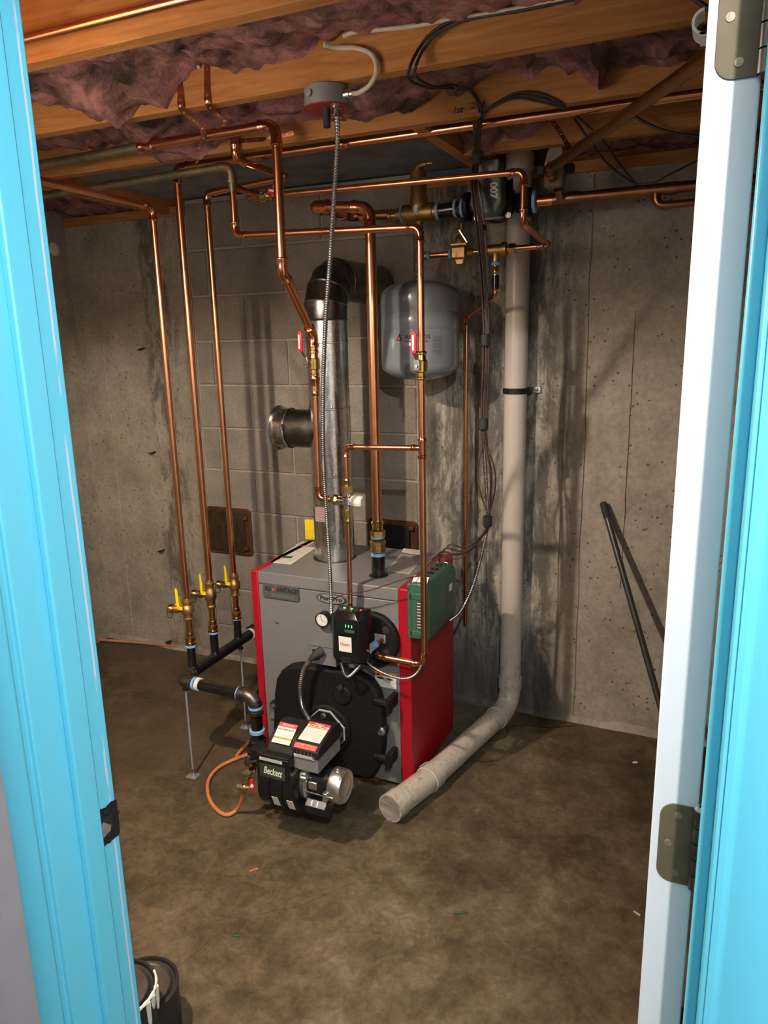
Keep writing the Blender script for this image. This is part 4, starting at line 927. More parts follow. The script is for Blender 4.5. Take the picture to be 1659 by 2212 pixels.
# black nipple to the pump
XP = at(1072, 425, y=YA).x; XN0, XN1 = XA+.078, at(1002, 445, y=YA).x
nb = thing('pump_nipple', 'short black iron pipe between air separator and pump', 'pipe', (XN0, YA, ZA))
MB().cyl((XN0, YA, ZA), (XN1+.02, YA, ZA+.004), .0240, 22).build('nipple', 'iron_pipe', nb)
for dx in (-.028, -.004): ring((XN1+dx, YA, ZA+.003), EX, .0295, .010, 'blue_tape', nb, 'thread_seal')
MB().lathe([(.0285, -.009), (.0285, .009)], (XN1-.016, YA, ZA+.003), EX, 8).build('locknut', 'iron_pipe', nb)
# circulator pump
ZP = ZA+.012
pp = thing('circulator_pump', 'green circulator pump marked 007 on the heating main', 'pump', (XP, YA, ZP))
MB().lathe([(.034, 0), (.046, .004), (.046, .018), (.030, .022), (.030, .05)], (XN1+.004, YA, ZP-.006), EX, 24).build('flange', 'cast_black', pp)
MB().lathe([(.030, 0), (.030, .03), (.046, .034), (.046, .048), (.034, .052)], (XP+.070, YA, ZP-.010), EX, 24).build('flange', 'cast_black', pp)
MB().lathe([(.050, -.02), (.066, -.01), (.066, .035), (.058, .045)], (XP, YA+.01, ZP), -EY, 30).build('volute', 'cast_black', pp)
MB().box((XP-.05, YA-.03, ZP-.024), (XP+.085, YA+.02, ZP+.010)).build('volute_neck', 'cast_black', pp, bevel=.012, seg=3)
yb_ = YA-.045
MB().prism(rrect(XP+.004, ZP+.004, .132, .140, .022), (0, yb_, 0), EX, EZ, -EY, .014).build('motor_plate', 'black_plastic', pp, bevel=.003)
for sx, sz in ((-1, -1), (1, -1), (1, 1), (-1, 1)): bolt((XP+.004+sx*.054, yb_-.014, ZP+.004+sz*.058), -EY, .0062, 'steel', pp)
o8 = [(-.036, .066), (.036, .066), (.050, .040), (.054, -.030), (.036, -.062), (-.036, -.062), (-.054, -.030), (-.050, .040)]
mh = MB().prism([(XP+a*.98, ZP+.008+b) for a, b in o8], (0, yb_-.012, 0), EX, EZ, -EY, .070).build('motor_housing', 'pump_green', pp, bevel=.007, seg=3)
MB().box((XP-.034, yb_-.074, ZP+.060), (XP+.040, yb_-.014, ZP+.110)).build('wiring_box', 'pump_green', pp, bevel=.006, seg=3)
yf_ = yb_-.083
MB().prism([(XP+(.040 if abs(math.cos(2*math.pi*i/24)) < 2 else 0)*math.cos(2*math.pi*i/24), ZP+.006+.046*math.sin(2*math.pi*i/24)) for i in range(24)], (0, yb_-.0815, 0), EX, EZ, -EY, .002).build('name_disc', 'ink_grey', pp)
text('007', (XP+.026, yf_-.001, ZP+.014), V((0, 0, -1)), EX, .032, 'ink_white', pp, bold=.04, fit=.050)
text('ECM', (XP-.012, yf_-.001, ZP+.022), V((0, 0, -1)), EX, .010, 'ink_lime', pp, fit=.016)
MB().prism([(XP-.030, ZP-.008), (XP-.018, ZP-.006), (XP-.016, ZP+.010), (XP-.028, ZP+.006)], (0, yf_, 0), EX, EZ, -EY, .0006).build('leaf_mark', 'ink_lime', pp, smooth=False)
ring((at(1156, 430, y=YA).x, YA, ZP-.010), EX, .036, .012, 'blue_tape', pp, 'thread_seal')
# ---- expansion tank
tk = thing('expansion_tank', 'grey steel expansion tank hanging below the air separator', 'tank', (XA, YA, at(912, 820, y=YA).z))
zt0, zt1 = at(912, 821, y=YA).z, at(910, 604, y=YA).z; TR = .1425
def dome(h, n=8): return [(TR*math.cos(math.radians(90*i/n)), h*math.sin(math.radians(90*i/n))) for i in range(n+1)]
prof = [(max(r, .001), zt0+.055-h_) for r, h_ in reversed(dome(.055))]
zm = at(905, 690, y=YA).z
prof += [(TR, zm-.004), (TR+.002, zm), (TR, zm+.004)] if False else []
for zz in (at(905, 712, y=YA).z, at(905, 676, y=YA).z): prof += [(TR, zz-.004), (TR-.0022, zz-.001), (TR-.0022, zz+.001), (TR, zz+.004)]
prof += [(max(r, .001), zt1-.055+h_) for r, h_ in dome(.055)]
MB().lathe(prof, (XA, YA, 0), EZ, 56).build('shell', 'tank_grey', tk)
MB().lathe([(.0095, 0), (.0095, ZA-.05-zt1)], (XA, YA, zt1-.004), EZ, 14).build('stem', 'copper', tk)
for py in (533, 573, 592): ring((XA, YA, at(905, py, y=YA).z), EZ, .0145, .009, 'blue_tape', tk, 'thread_seal')
zte = at(910, 553, y=YA).z
MB().cyl((XA, YA, zte-.026), (XA, YA, zte+.026), .0145, 16).cyl((XA, YA, zte), (XA+.034, YA, zte), .0140, 16).build('stem_tee', 'bronze', tk)
MB().hexa((XA, YA, zt1+.006), (XA, YA, zt1+.030), .014).build('stem_nut', 'brass', tk)
# printed side of the tank, wrapped to the shell
def wrap(a0, a1, z0, z1, mat, name, parent, off=.0006):
    n = 14; vs = []; 
    for i in range(n+1):
        a = math.radians(a0+(a1-a0)*i/n); d = V((math.sin(a), -math.cos(a), 0))*(TR+off); vs += [V((XA, YA, z0))+d, V((XA, YA, z1))+d]
    org = wloc(parent); me = bpy.data.meshes.new(name); me.from_pydata([tuple(p-org) for p in vs], [], [(2*i, 2*i+2, 2*i+3, 2*i+1) for i in range(n)])
    uvl = me.uv_layers.new(name='UVMap')
    for lp in me.loops: uvl.data[lp.index].uv = ((lp.vertex_index//2)/n, lp.vertex_index % 2)
    me.materials.append(MT[mat]); return link(name, me, parent)
zl = at(870, 770, y=YA-TR).z
wrap(-8, 30, zl-.012, zl+.036, 'print_tank', 'printed_panel', tk)
ai = lambda px: math.degrees(math.asin(max(-1, min(1, (px-911)/85.0))))+22.5
def tank_text(s, a, z, size, mat, bold=0, fit=None):
    a = math.radians(a); d = V((math.sin(a), -math.cos(a), 0)); u_ = V((math.cos(a), math.sin(a), 0))
    return text(s, V((XA, YA, z))+d*(TR+.0012), u_, EZ, size, mat, tk, bold=bold, fit=fit)
for k, ch_ in enumerate('AMTROL'): tank_text(ch_, 2+6.4*k, zl+.066, .019, 'ink_black', .02)
a = math.radians(-9); d = V((math.sin(a), -math.cos(a), 0)); u_ = V((math.cos(a), math.sin(a), 0))
MB().prism([(-.014, -.010), (.009, -.010), (.001, .013), (-.002, .013), (.002, -.004), (-.007, -.004), (-.006, -.010)][:4], V((XA, YA, zl+.064))+d*(TR+.0006), u_, EZ, d, .0008).build('triangle_logo', 'ink_black', tk)
MB().prism([(-.008, -.008), (.005, -.008), (-.001, .005)], V((XA, YA, zl+.064))+d*(TR+.0014), u_, EZ, d, .0006).build('triangle_core', 'ink_red', tk)
wrap(0, 32, zl+.048, zl+.053, 'red_box', 'red_bar', tk, .0008)
wrap(38, 52, zl+.0, zl+.07, 'print_tank', 'printed_symbols', tk)
# ---- water feed: regulator and backflow preventer
XR_ = at(996, 548, y=YA).x; XB_ = at(1076, 543, y=YA).x; zf_ = zte
fd = thing('pressure_regulator', 'bell-shaped brass pressure regulator beside the grey tank', 'regulator', (XR_, YA, zf_))
MB().cyl((XA+.03, YA, zf_), (XR_-.03, YA, zf_), .0095, 16).build('tube', 'copper', fd)
ring((XA+.036, YA, zf_), EX, .0155, .010, 'blue_tape', fd, 'thread_seal'); ring((XR_-.040, YA, zf_), EX, .0150, .009, 'blue_tape', fd, 'thread_seal')
MB().box((XR_-.030, YA-.026, zf_-.020), (XR_+.024, YA+.026, zf_+.022)).build('body', 'bronze', fd, bevel=.006, seg=3)
MB().prism([(XR_-.020, zf_-.018), (XR_+.020, zf_-.018), (XR_+.012, zf_-.040), (XR_-.012, zf_-.040)], (0, YA-.02, 0), EX, EZ, EY, .04).build('bottom_cap', 'bronze', fd, bevel=.004)
MB().box((XR_-.030, YA-.030, zf_+.022), (XR_+.030, YA+.030, zf_+.033)).build('cover_flange', 'bronze', fd, bevel=.003)
MB().lathe([(.024, 0), (.024, .004), (.016, .024), (.009, .030), (.009, .036), (.001, .037)], (XR_, YA, zf_+.033), EZ, 24).build('bell', 'bronze', fd)
MB().cyl((XR_, YA, zf_+.066), (XR_+.001, YA, zf_+.098), .0042, 10).build('adjusting_stem', 'brass', fd)
MB().obox((XR_+.016, YA-.022, zf_+.052), V((.55, 0, -.83)), V((.83, 0, .55)), EY, .026, .002, .006).build('lever', 'steel', fd)
for sx in (-.024, .024): bolt((XR_+sx, YA-.024, zf_+.033), EZ, .004, 'steel', fd, washer=False)
MB().cyl((XR_+.022, YA, zf_+.002), (XR_+.044, YA, zf_+.002), .0125, 8).build('outlet_hex', 'bronze', fd)
bf = thing('backflow_preventer', 'brass backflow preventer behind the hanging wire bundle', 'valve', (XB_, YA, zf_))
MB().cyl((XR_+.044, YA, zf_+.002), (XB_-.045, YA, zf_+.003), .007, 12).build('tube', 'copper', bf)
MB().lathe([(.012, -.046), (.012, -.036), (.018, -.034), (.018, .012), (.024, .014), (.024, .030), (.014, .034), (.014, .042)], (XB_, YA, zf_+.003), EX, 22).build('body', 'bronze', bf)
MB().hexa((XB_+.040, YA, zf_+.004), (XB_+.060, YA, zf_+.004), .018).build('union_nut', 'brass', bf)
MB().cyl((XB_-.008, YA, zf_-.010), (XB_-.008, YA, zf_-.045), .013, 16).build('drain_port', 'bronze', bf)
ring((XB_-.008, YA, zf_-.042), EZ, .016, .010, 'blue_tape', bf, 'thread_seal')
MB().lathe(bead(.0095, .022), (XB_-.008, YA, zf_-.070), EZ, 16).build('adapter', 'brass', bf)
# relief line: black adapter, copper down the wall
zr = at(1061, 625, y=YA).z; p1 = at(1061, 637, y=YA+.01); p2 = at(1007, 688, y=2.80); p3 = at(1003, 1345, y=2.81)
rl = pipe_run('drain_line', 'thin copper drain line dropping down the wall beside the wires', [V((XB_-.008, YA, zf_-.075)), V((XB_-.008, YA, p1.z-.004)), V((p2.x, 2.805, p2.z)), V((p2.x, 2.805, p3.z))], .0076)
MB().cyl((XB_-.008, YA, zf_-.080), (XB_-.008, YA, zf_-.125), .0125, 14).build('black_adapter', 'black_plastic', rl)

# ================================================================== MAIN AND ZONE PIPING
XE = at(1160, 428, y=YA).x; zm0 = ZP-.010
mn = pipe_run('zone_main', 'brown copper zone main running right from the pump along the wall', [V((XE, YA, zm0)), V((.35, YA, zm0+.004))], .0172, 'copper_old', 'copper_old')
MB().lathe([(.0195, 0), (.0195, .05)], (XE+.004, YA, zm0), EX, 20).build('adapter', 'copper', mn)
for px in (1240, 1385, 1450): q = at(px, 412, y=YA); MB().lathe([(.0195, -.02), (.0195, .02)], (q.x, YA, zm0+.001), EX, 18).build('coupling', 'copper_old', mn)
q = at(1418, 420, y=YA)
pipe_run('zone_branch', 'short dark copper branch dropping below the zone main', [V((q.x, YA, zm0-.01)), V((q.x, YA, at(1418, 445, y=YA).z)), V((.35, YA, at(1418, 445, y=YA).z+.004))], .0115, 'copper_old', 'copper_old', press=False)
# zone valve with tan power head
zv = at(1198, 360, y=2.50)
zo = thing('zone_valve', 'tan zone valve head with a yellow sticker above the main', 'valve', (zv.x, 2.53, zm0+.02))
zb_, zt_2 = at(1200, 402, y=2.50).z, at(1200, 300, y=2.50).z
MB().prism([(zv.x-.034, zb_), (zv.x+.022, zb_), (zv.x+.030, (zb_+zt_2)/2), (zv.x+.020, zt_2), (zv.x-.014, zt_2), (zv.x-.034, (zb_+zt_2)/2)], (0, 2.50, 0), EX, EZ, EY, .07).build('power_head', 'valve_tan', zo, bevel=.006, seg=3)
for sx in (-.046, .044): MB().box((zv.x+sx-.012, 2.515, (zb_+zt_2)/2-.028), (zv.x+sx+.010, 2.55, (zb_+zt_2)/2-.002)).build('terminal_block', 'ink_black', zo, bevel=.003)
plate('caution_sticker', (zv.x-.014, 2.4992, (zb_+zt_2)/2-.004), EX, EZ, .030, .016, 'yellow_vinyl', zo, .001)
MB().cyl((zv.x+.005, 2.54, zb_), (zv.x+.005, 2.58, zm0), .014, 14).build('valve_neck', 'copper_old', zo)
dg0 = V((zv.x-.006, 2.44, at(1188, 366, y=2.44).z)); dg1 = at(1520, 130, y=1.60)
dv = (dg1-dg0); dg2 = dg0+dv*1.55
pipe_run('diagonal_pipe', 'brown copper pipe slanting across the ceiling in front of the zone main', [V((zv.x-.006, 2.50, dg0.z-.014)), dg0+V((0, -.0, 0)), dg2], .0143, 'copper_old', 'copper_old', press=False)
# long bright main under the joists, dropping to the middle riser
HX = -1.70; RY = [2.028, 2.165, 2.320]
zP1 = at(1100, 263, y=RY[1]).z
r34 = .0112
tops = [at(333, 447, x=HX).z, zP1, at(447, 418, x=HX).z]
valve_z = [at(404, 1300, y=RY[0]).z, at(460, 1260, y=RY[1]).z, at(511, 1245, y=RY[2]).z]
def riser_top(name, label, pts, r, couple=()): return pipe_run(name, label, pts, r, couple=couple)
r1 = pipe_run('heating_riser', 'leftmost copper riser turning toward the doorway under the ceiling', [V((HX, RY[0], valve_z[0])), V((HX, RY[0], tops[0])), V((HX, .92, tops[0]+.012))], r34)
r2 = pipe_run('heating_riser', 'middle copper riser joining the long bright main under the joists', [V((HX, RY[1], valve_z[1])), V((HX, RY[1], zP1)), V((.35, RY[1]-.008, zP1+.004))], .0128, couple=[(1, .305)])
x6 = at(622, 385, y=RY[2]).x
r3 = pipe_run('heating_riser', 'third copper riser with a short run back up into the joists', [V((HX, RY[2], valve_z[2])), V((HX, RY[2], tops[2])), V((x6, RY[2], tops[2]+.02)), V((x6-.006, 2.028, tops[2]+.02)), V((x6-.006, 2.028, 2.30))], r34)
# return header in black iron
zh = at(393, 1468, x=HX).z; Y0 = 1.955; r_i = .0205
hd = thing('return_header', 'black iron return header with grey elbows left of the boiler', 'pipe', (HX, Y0, 0))
yend = 2.44; xd = at(550, 1497, y=Y0).x
MB().cyl((HX, Y0+.045, zh), (HX, yend, zh+.006), r_i, 24).build('header_pipe', 'iron_pipe', hd)
for k in range(3):
    MB().cyl((HX, RY[k], zh), (HX, RY[k], zh+.105-.004*k), .0152, 18).build('branch_nipple', 'iron_pipe', hd)
    MB().lathe([(.021, .012), (.018, .022), (.0155, .028)], (HX, RY[k], zh), EZ, 18, cap=False).build('weld_collar', 'iron_pipe', hd)
    ring((HX, RY[k], zh+.106), EZ, .0190, .008, 'blue_tape', hd, 'thread_seal')
mb = MB(); elbow_mesh(mb, V((HX, Y0, zh)), -EY, EX, r_i, 1.75, False, 1.3); mb.build('iron_elbow', 'malleable', hd)
MB().cyl((HX+.035, Y0, zh), (xd-.035, Y0, zh-.004), r_i, 24).build('cross_pipe', 'iron_pipe', hd)
ring((HX, Y0+.062, zh), EY, .0245, .010, 'blue_tape', hd, 'thread_seal'); ring((HX+.066, Y0, zh), EX, .0245, .009, 'blue_tape', hd, 'thread_seal')
ring((HX+.082, Y0, zh), EX, .0240, .016, 'white_thread', hd, 'thread_seal'); ring((xd-.063, Y0, zh-.003), EX, .0245, .010, 'blue_tape', hd, 'thread_seal')
mb = MB(); elbow_mesh(mb, V((xd, Y0, zh-.004)), EX, -EZ, r_i, 1.75, False, 1.3); mb.build('iron_elbow', 'malleable', hd)
zdn = [at(555, py, y=Y0).z for py in (1530, 1578, 1592, 1624, 1636)]
MB().cyl((xd, Y0, zdn[0]+.03), (xd, Y0, .10), r_i, 24).build('drop_pipe', 'iron_pipe', hd)
ring((xd, Y0, zdn[0]+.004), EZ, .0250, .010, 'blue_tape', hd, 'thread_seal'); ring((xd, Y0, zdn[1]), EZ, .0270, .014, 'blue_tape', hd, 'thread_seal')
MB().lathe([(.026, 0), (.030, .004), (.030, .014), (.025, .018), (.025, .034), (.030, .038), (.030, .050), (.026, .054)], (xd, Y0, zdn[3]), EZ, 22).build('union', 'cast_black', hd)
ring((xd, Y0, zdn[4]+.004), EZ, .0240, .012, 'blue_tape', hd, 'thread_seal')
mb = MB(); elbow_mesh(mb, V((xd, Y0, .100)), -EZ, V((.15, 1, 0)).normalized(), r_i, 1.75, False, 1.3); mb.build('iron_elbow', 'cast_black', hd)
MB().cyl((xd, Y0, .100), (xd+.03, YF+.01, .100), r_i*.95, 20).build('return_nipple', 'iron_pipe', hd)
MB().box((HX-.03, yend-.03, zh-.024), (HX+.03, yend+.03, zh+.028)).build('end_tee', 'malleable', hd, bevel=.01, seg=3)
ring((HX, yend-.035, zh+.005), EY, .0245, .010, 'white_thread', hd, 'thread_seal')
MB().cyl((HX, yend, zh+.004), (XL+.01, yend, zh+.004), r_i, 20).build('boiler_nipple', 'iron_pipe', hd)
# purge valves with yellow levers on each riser
def purge(k, label):
    c = V((HX, RY[k], 0)); z1 = valve_z[k]+.012; z0 = zh+.105-.004*k
    rt = thing('purge_valve', label, 'valve', (HX, RY[k], z0), 'brass purge valves on the return header')
    MB().lathe([(.0165, 0), (.0200, .006), (.0200, .012), (.0165, .014), (.0165, .022), (.0195, .026), (.0195, .032), (.0150, .036), (.0150, .050)], (HX, RY[k], z0+.004), EZ, 20).build('press_adapter', 'brass', rt)
    zv0 = z0+.105
    MB().cyl((HX, RY[k], z0+.05), (HX, RY[k], zv0+.01), .0118, 16).build('tail_tube', 'copper', rt)
    H = z1-zv0
    MB().lathe([(.0150, 0), (.0190, H*.04), (.0190, H*.08), (.0155, H*.11), (.0155, H*.26), (.0225, H*.34), (.0235, H*.48), (.0215, H*.62), (.0160, H*.70), (.0160, H*.80), (.0195, H*.84), (.0195, H*.90), (.0155, H*.93), (.0150, H)], (HX, RY[k], zv0), EZ, 24).build('valve_body', 'bronze', rt)
    zb = zv0+H*.48; d = V((-.97, -.25, 0)).normalized()
    b0 = V((HX, RY[k], zb))
    MB().lathe([(.0115, .015), (.0115, .030), (.0150, .032), (.0150, .046), (.0120, .048), (.0120, .056)], b0, d, 18).build('drain_port', 'bronze', rt)
    MB().lathe([(.0165, .056), (.0175, .058), (.0175, .070), (.0120, .073), (.004, .074), (.003, .082)], b0, d, 12).build('drain_cap', 'brass', rt)
    e = b0+d*.058
    MB().sweep(spline([e+V((0, 0, -.014)), e+V((-.006, -.004, -.034)), e+V((-.024, -.004, -.030)), e+d*.020+V((0, 0, -.004))], 8), .0016, 6).build('cap_tether', 'black_rubber', rt)
    # main lever: long yellow blade standing beside the tube
    s0 = V((HX-.004, RY[k]-.026, zb+.002))
    MB().cyl((HX-.002, RY[k]-.010, zb+.012), s0+V((0, -.001, .010)), .006, 10).build('stem', 'brass', rt)
    MB().prism([(-.0045, 0), (.0045, 0), (.005, .030), (.0045, .066), (.002, .074), (-.002, .074), (-.0045, .066), (-.005, .030)], s0+V((-.013, -.003, .012)), V((.91, .41, 0)), V((-.04, 0, 1)).normalized(), V((.41, -.91, 0)), .003).build('lever', 'yellow_vinyl', rt, bevel=.0008)
    MB().box(s0+V((-.017, -.004, .004)), s0+V((.005, -.001, .018))).build('lever_arm', 'yellow_vinyl', rt, bevel=.0006)
    # drain lever: short forked yellow handle on the port
    h0 = b0+d*.034+V((0, 0, .013)); u_ = d
    MB().prism([(-.015, 0), (.015, 0), (.009, .010), (.007, .036), (-.007, .036), (-.009, .010)], h0, u_, EZ, u_.cross(EZ), .003).build('drain_lever', 'yellow_vinyl', rt, bevel=.0008)
    MB().prism([(-.0035, .012), (.0035, .012), (.003, .032), (-.003, .032)], h0+u_.cross(EZ)*(.0031), u_, EZ, u_.cross(EZ), .0006).build('lever_slot', 'ink_black', rt)
purge(0, 'brass purge valve with yellow levers on the leftmost riser'); purge(1, 'brass purge valve with yellow levers on the middle riser'); purge(2, 'brass purge valve with yellow levers nearest the boiler')
# threaded rod stands under the header
def stand(x, y, ztop, label):
    rt = thing('pipe_stand', label, 'stand', (x, y, 0), 'threaded rod stands under the header')
    MB().box((x-.021, y-.019, 0), (x+.021, y+.019, .004)).build('foot_plate', 'box_grey', rt)
    MB().hexa((x, y, .003), (x, y, .014), .010).cyl((x, y, .014), (x, y, .032), .007, 12).build('rod_nut', 'steel', rt)
    zz = [(.0045 if i % 2 else .0038, i*.0016) for i in range(int((ztop-.004)/.0016))]
    MB().lathe(zz, (x, y, .003), EZ, 10).build('threaded_rod', 'box_grey', rt)
    MB().lathe([(.010, 0), (.012, .004), (.012, .010), (.008, .014)], (x, y, ztop-.012), EZ, 14).build('saddle_nut', 'malleable', rt)
q = at(420, 1675, z=0); stand(q.x, Y0, zh-r_i, 'galvanised threaded rod stand under the front header elbow'); q = at(546, 1582, z=0)
stand(HX, 2.33, zh-r_i, 'dark threaded rod stand under the header behind the red panel edge')

# ================================================================== DOMESTIC WATER PIPING
YD = 2.112
g2a = at(500, 358, y=2.088)
zg = g2a.z; xg = at(503, 420, y=2.088).x; z3 = at(520, 508, y=2.088).z; x5 = at(908, 560, y=YD).x; z5 = at(908, 490, y=YD).z
gp = pipe_run('old_cold_pipe', 'old green-stained copper pipe with an elbow below the joists', [V((-2.6, 2.088, zg-.02)), V((xg, 2.088, zg)), V((xg, 2.088, zg-.075))], .0125, 'copper_green', 'copper_green', press=False)
zb5 = at(921, 1437, y=YD).z; xb5 = at(812, 1420, y=YD).x
zvv = at(905, 790, y=YD).z; zt5 = at(908, 968, y=YD).z
cw = pipe_run('cold_feed', 'copper cold feed crossing under the joists and down in front of the boiler', [V((xg, 2.088, zg-.07)), V((xg, 2.088, z3)), V((x5, YD, z5)), V((x5, YD, zb5)), V((xb5, YD, zb5+.004)), V((xb5-.004, YF-.02, zb5+.004))], .0108)
MB().lathe([(.0128, -.032), (.0145, -.028), (.0145, -.022), (.0128, -.020), (.0128, .020), (.0145, .022), (.0145, .028), (.0128, .032)], (x5, YD, zt5), EZ, 18).build('tee', 'copper_fitting', cw)
# ball valves with red levers
def ball_valve(c, axis, side, label, L=.085, hl=.085, group='ball valves with red levers', up=None):
    c, ax, sd = V(c), V(axis).normalized(), V(side).normalized(); rt = thing('ball_valve', label, 'valve', c, group)
    MB().lathe([(.0135, -L*.5), (.0165, -L*.46), (.0165, -L*.40), (.0135, -L*.37), (.0135, -L*.24), (.0185, -L*.20), (.0190, L*.16), (.0150, L*.20), (.0135, L*.37), (.0165, L*.40), (.0165, L*.46), (.0135, L*.5)], c, ax, 20).build('body', 'brass', rt)
    MB().cyl(c+sd*.014, c+sd*.030, .007, 12).build('stem', 'steel', rt)
    lv = (up or ax).normalized(); wv = lv.cross(sd).normalized()
    MB().prism([(-.010, -.012), (.004, -.014), (.010, -.006), (.010, .012), (.004, .026), (-.004, .030), (-.010, .014)], c+sd*.030, wv, lv, sd, .003).build('lever_plate', 'chrome', rt, bevel=.0006)
    bolt(c+sd*.033, sd, .005, 'steel', rt, washer=False)
    MB().prism([(-.004, 0), (.006, 0), (.006, .026), (-.004, .026)], c+sd*.031+lv*.020, wv, (lv*.8+sd*.6).normalized(), (sd*.8-lv*.6).normalized(), .003).build('lever_bend', 'steel', rt)
    g0 = c+sd*.047+lv*.038
    MB().prism([(-.0085, 0), (.0095, 0), (.0095, hl*.88), (.007, hl*.97), (.0, hl), (-.006, hl*.97), (-.0085, hl*.88)], g0, wv, lv, sd, .006).build('lever_grip', 'red_vinyl', rt, bevel=.002)
    for k in (.25, .5, .72): MB().obox(g0+sd*.0062+lv*hl*k, lv, wv, sd, .007, .003, .0006).build('grip_mark', 'ink_white', rt)
    return rt
sd = V((-.30, -.95, 0))
ball_valve((x5, YD, zvv), EZ, V((-.1, -1, 0)), 'red-lever ball valve on the copper pipe in front of the tank', hl=.062)
# hot pipe: bright run under the joists, down, offset, down to the mixing valve
YH = 1.93
pH0 = at(310, 305, y=YH); pH1 = at(596, 268, y=YH); pH2 = at(617, 585, y=YH); pH3 = at(679, 724, y=2.105)
zx = at(700, 1078, y=YD).z; xh = at(683, 900, y=YD).x
hp = pipe_run('hot_water_pipe', 'bright copper pipe dropping from the joists with a slanted offset', [V((pH0.x, YH, pH1.z-.004)), V((pH1.x, YH, pH1.z)), V((pH1.x-.004, YH, pH2.z)), V((xh, YD, pH3.z)), V((xh, YD, at(683, 845, y=YD).z))], .0140)
coupling(V((pH0.x+.012, YH, pH1.z-.004)), EX, .0140, 'copper_fitting', hp)
pipe_run('', '', [V((xh, YD, at(683, 845, y=YD).z)), V((xh-.004, YD, zx)), V((at(716, 1078, y=YD).x, YD, zx+.001))], .0100, root=hp)
MB().lathe([(.0158, 0), (.018, .006), (.018, .012), (.0158, .015), (.0158, .026), (.0128, .036), (.0118, .048), (.0140, .052), (.0140, .058), (.0115, .062)], (xh, YD, at(683, 812, y=YD).z), -EZ, 20).build('reducer', 'copper_fitting', hp)
pipe_run('old_hot_pipe', 'old dull copper pipe continuing left from the bright hot pipe', [V((-2.6, YH, pH1.z-.02)), V((pH0.x, YH, pH1.z-.004))], .0140, 'copper_green', 'copper_green')
ball_valve((xh, YD, at(679, 785, y=YD).z), EZ, V((-.42, -.9, 0)), 'red-lever ball valve on the copper pipe left of the flue', hl=.062)
# mixing valve with white knob
xm = at(750, 1078, y=YD).x
mv = thing('mixing_valve', 'brass mixing valve with ribbed white knob in front of the flue', 'valve', (xm, YD, zx))
MB().lathe([(.0125, -.036), (.0125, -.016), (.0170, -.012), (.0170, .012), (.0125, .016), (.0125, .036)], (xm, YD, zx), EZ, 20).build('body', 'chrome', mv)
MB().cyl((xm-.036, YD, zx), (xm+.020, YD, zx), .0130, 18).build('side_port', 'chrome', mv)
for dz in (.040, -.040): MB().hexa((xm, YD, zx+dz-.011), (xm, YD, zx+dz+.011), .0185).build('union_nut', 'brass', mv)
MB().lathe([(.0165, 0), (.0185, .003), (.0185, .013), (.0165, .017)], (xm-.050, YD, zx), EX, 8).build('union_nut', 'brass', mv)
for s_ in (1, -1): MB().lathe(bead(.0090, .024), (xm, YD, zx+s_*.075), EZ*-s_, 16).build('tailpiece', 'brass', mv)
kn_ = []; n = 40
for t_, r_ in ((.016, .0155), (.020, .0178), (.040, .0190), (.052, .0185), (.056, .0150), (.057, .001)):
    kn_ += [V((xm+t_, YD+r_*(1+(.05 if (j % 4) < 2 else -.02)*(1 if r_ > .016 else 0))*math.cos(2*math.pi*j/n), zx+r_*(1+(.05 if (j % 4) < 2 else -.02)*(1 if r_ > .016 else 0))*math.sin(2*math.pi*j/n))) for j in range(n)]
MB().add(kn_, [(i*n+j, i*n+(j+1) % n, (i+1)*n+(j+1) % n, (i+1)*n+j) for i in range(5) for j in range(n)]+[tuple(range(n-1, -1, -1))]).build('knob', 'white_plastic', mv)
pipe_run('mixing_pipe', 'thin copper tube linking the mixing valve to the cold feed', [V((xm, YD, zx+.06)), V((xm, YD, at(752, 966, y=YD).z)), V((x5-.010, YD, zt5))], .0086)
MB().lathe(bead(.0086, .026)+[(.0097, .030)], (x5-.036, YD, zt5), EX, 16).build('tee_arm', 'copper_fitting', cw)
pipe_run('coil_outlet', 'thin copper tube from the mixing valve down behind the black control', [V((xm, YD, zx-.06)), V((xm-.002, YD, .60)), V((xm-.002, YF-.02, .60))], .0086)
# make-up feed from the old pipe: valve, long run, down and back to the wall
Y7 = 2.21; z7a = at(620, 418, y=Y7).z; z7b = at(1100, 374, y=Y7).z; x7 = at(1131, 420, y=Y7).x; z7c = at(1132, 480, y=Y7).z
pe = at(1184, 538, y=YA)
x7s = at(560, 417, y=Y7).x
pipe_run('makeup_feed', 'copper make-up feed crossing in front of the pump then back to the wall', [V((x7s, Y7, z7a)), V((x7, Y7, z7b)), V((x7, Y7, z7c)), V((pe.x, YA, zf_+.006)), V((XB_+.058, YA, zf_+.004))], .0096)
pipe_run('makeup_branch', 'dark old copper stub feeding the small red-lever valve', [V((xg+.006, 2.095, z7a+.012)), V((xg+.02, Y7, z7a)), V((x7s, Y7, z7a))], .0096, 'copper_old', 'copper_old', press=False)
ball_valve((x7s+.02, Y7, z7a), EX, V((.1, -1, .25)), 'small red-lever shutoff valve on the make-up feed under the joists', L=.06, hl=.055, up=V((.97, 0, -.18)))
MB().cyl((x7s+.055, Y7, z7a+.008), (x7s+.055, Y7, z7a+.030), .004, 8).build('bleed_pin', 'brass', bpy.data.objects['ball_valve.002'])
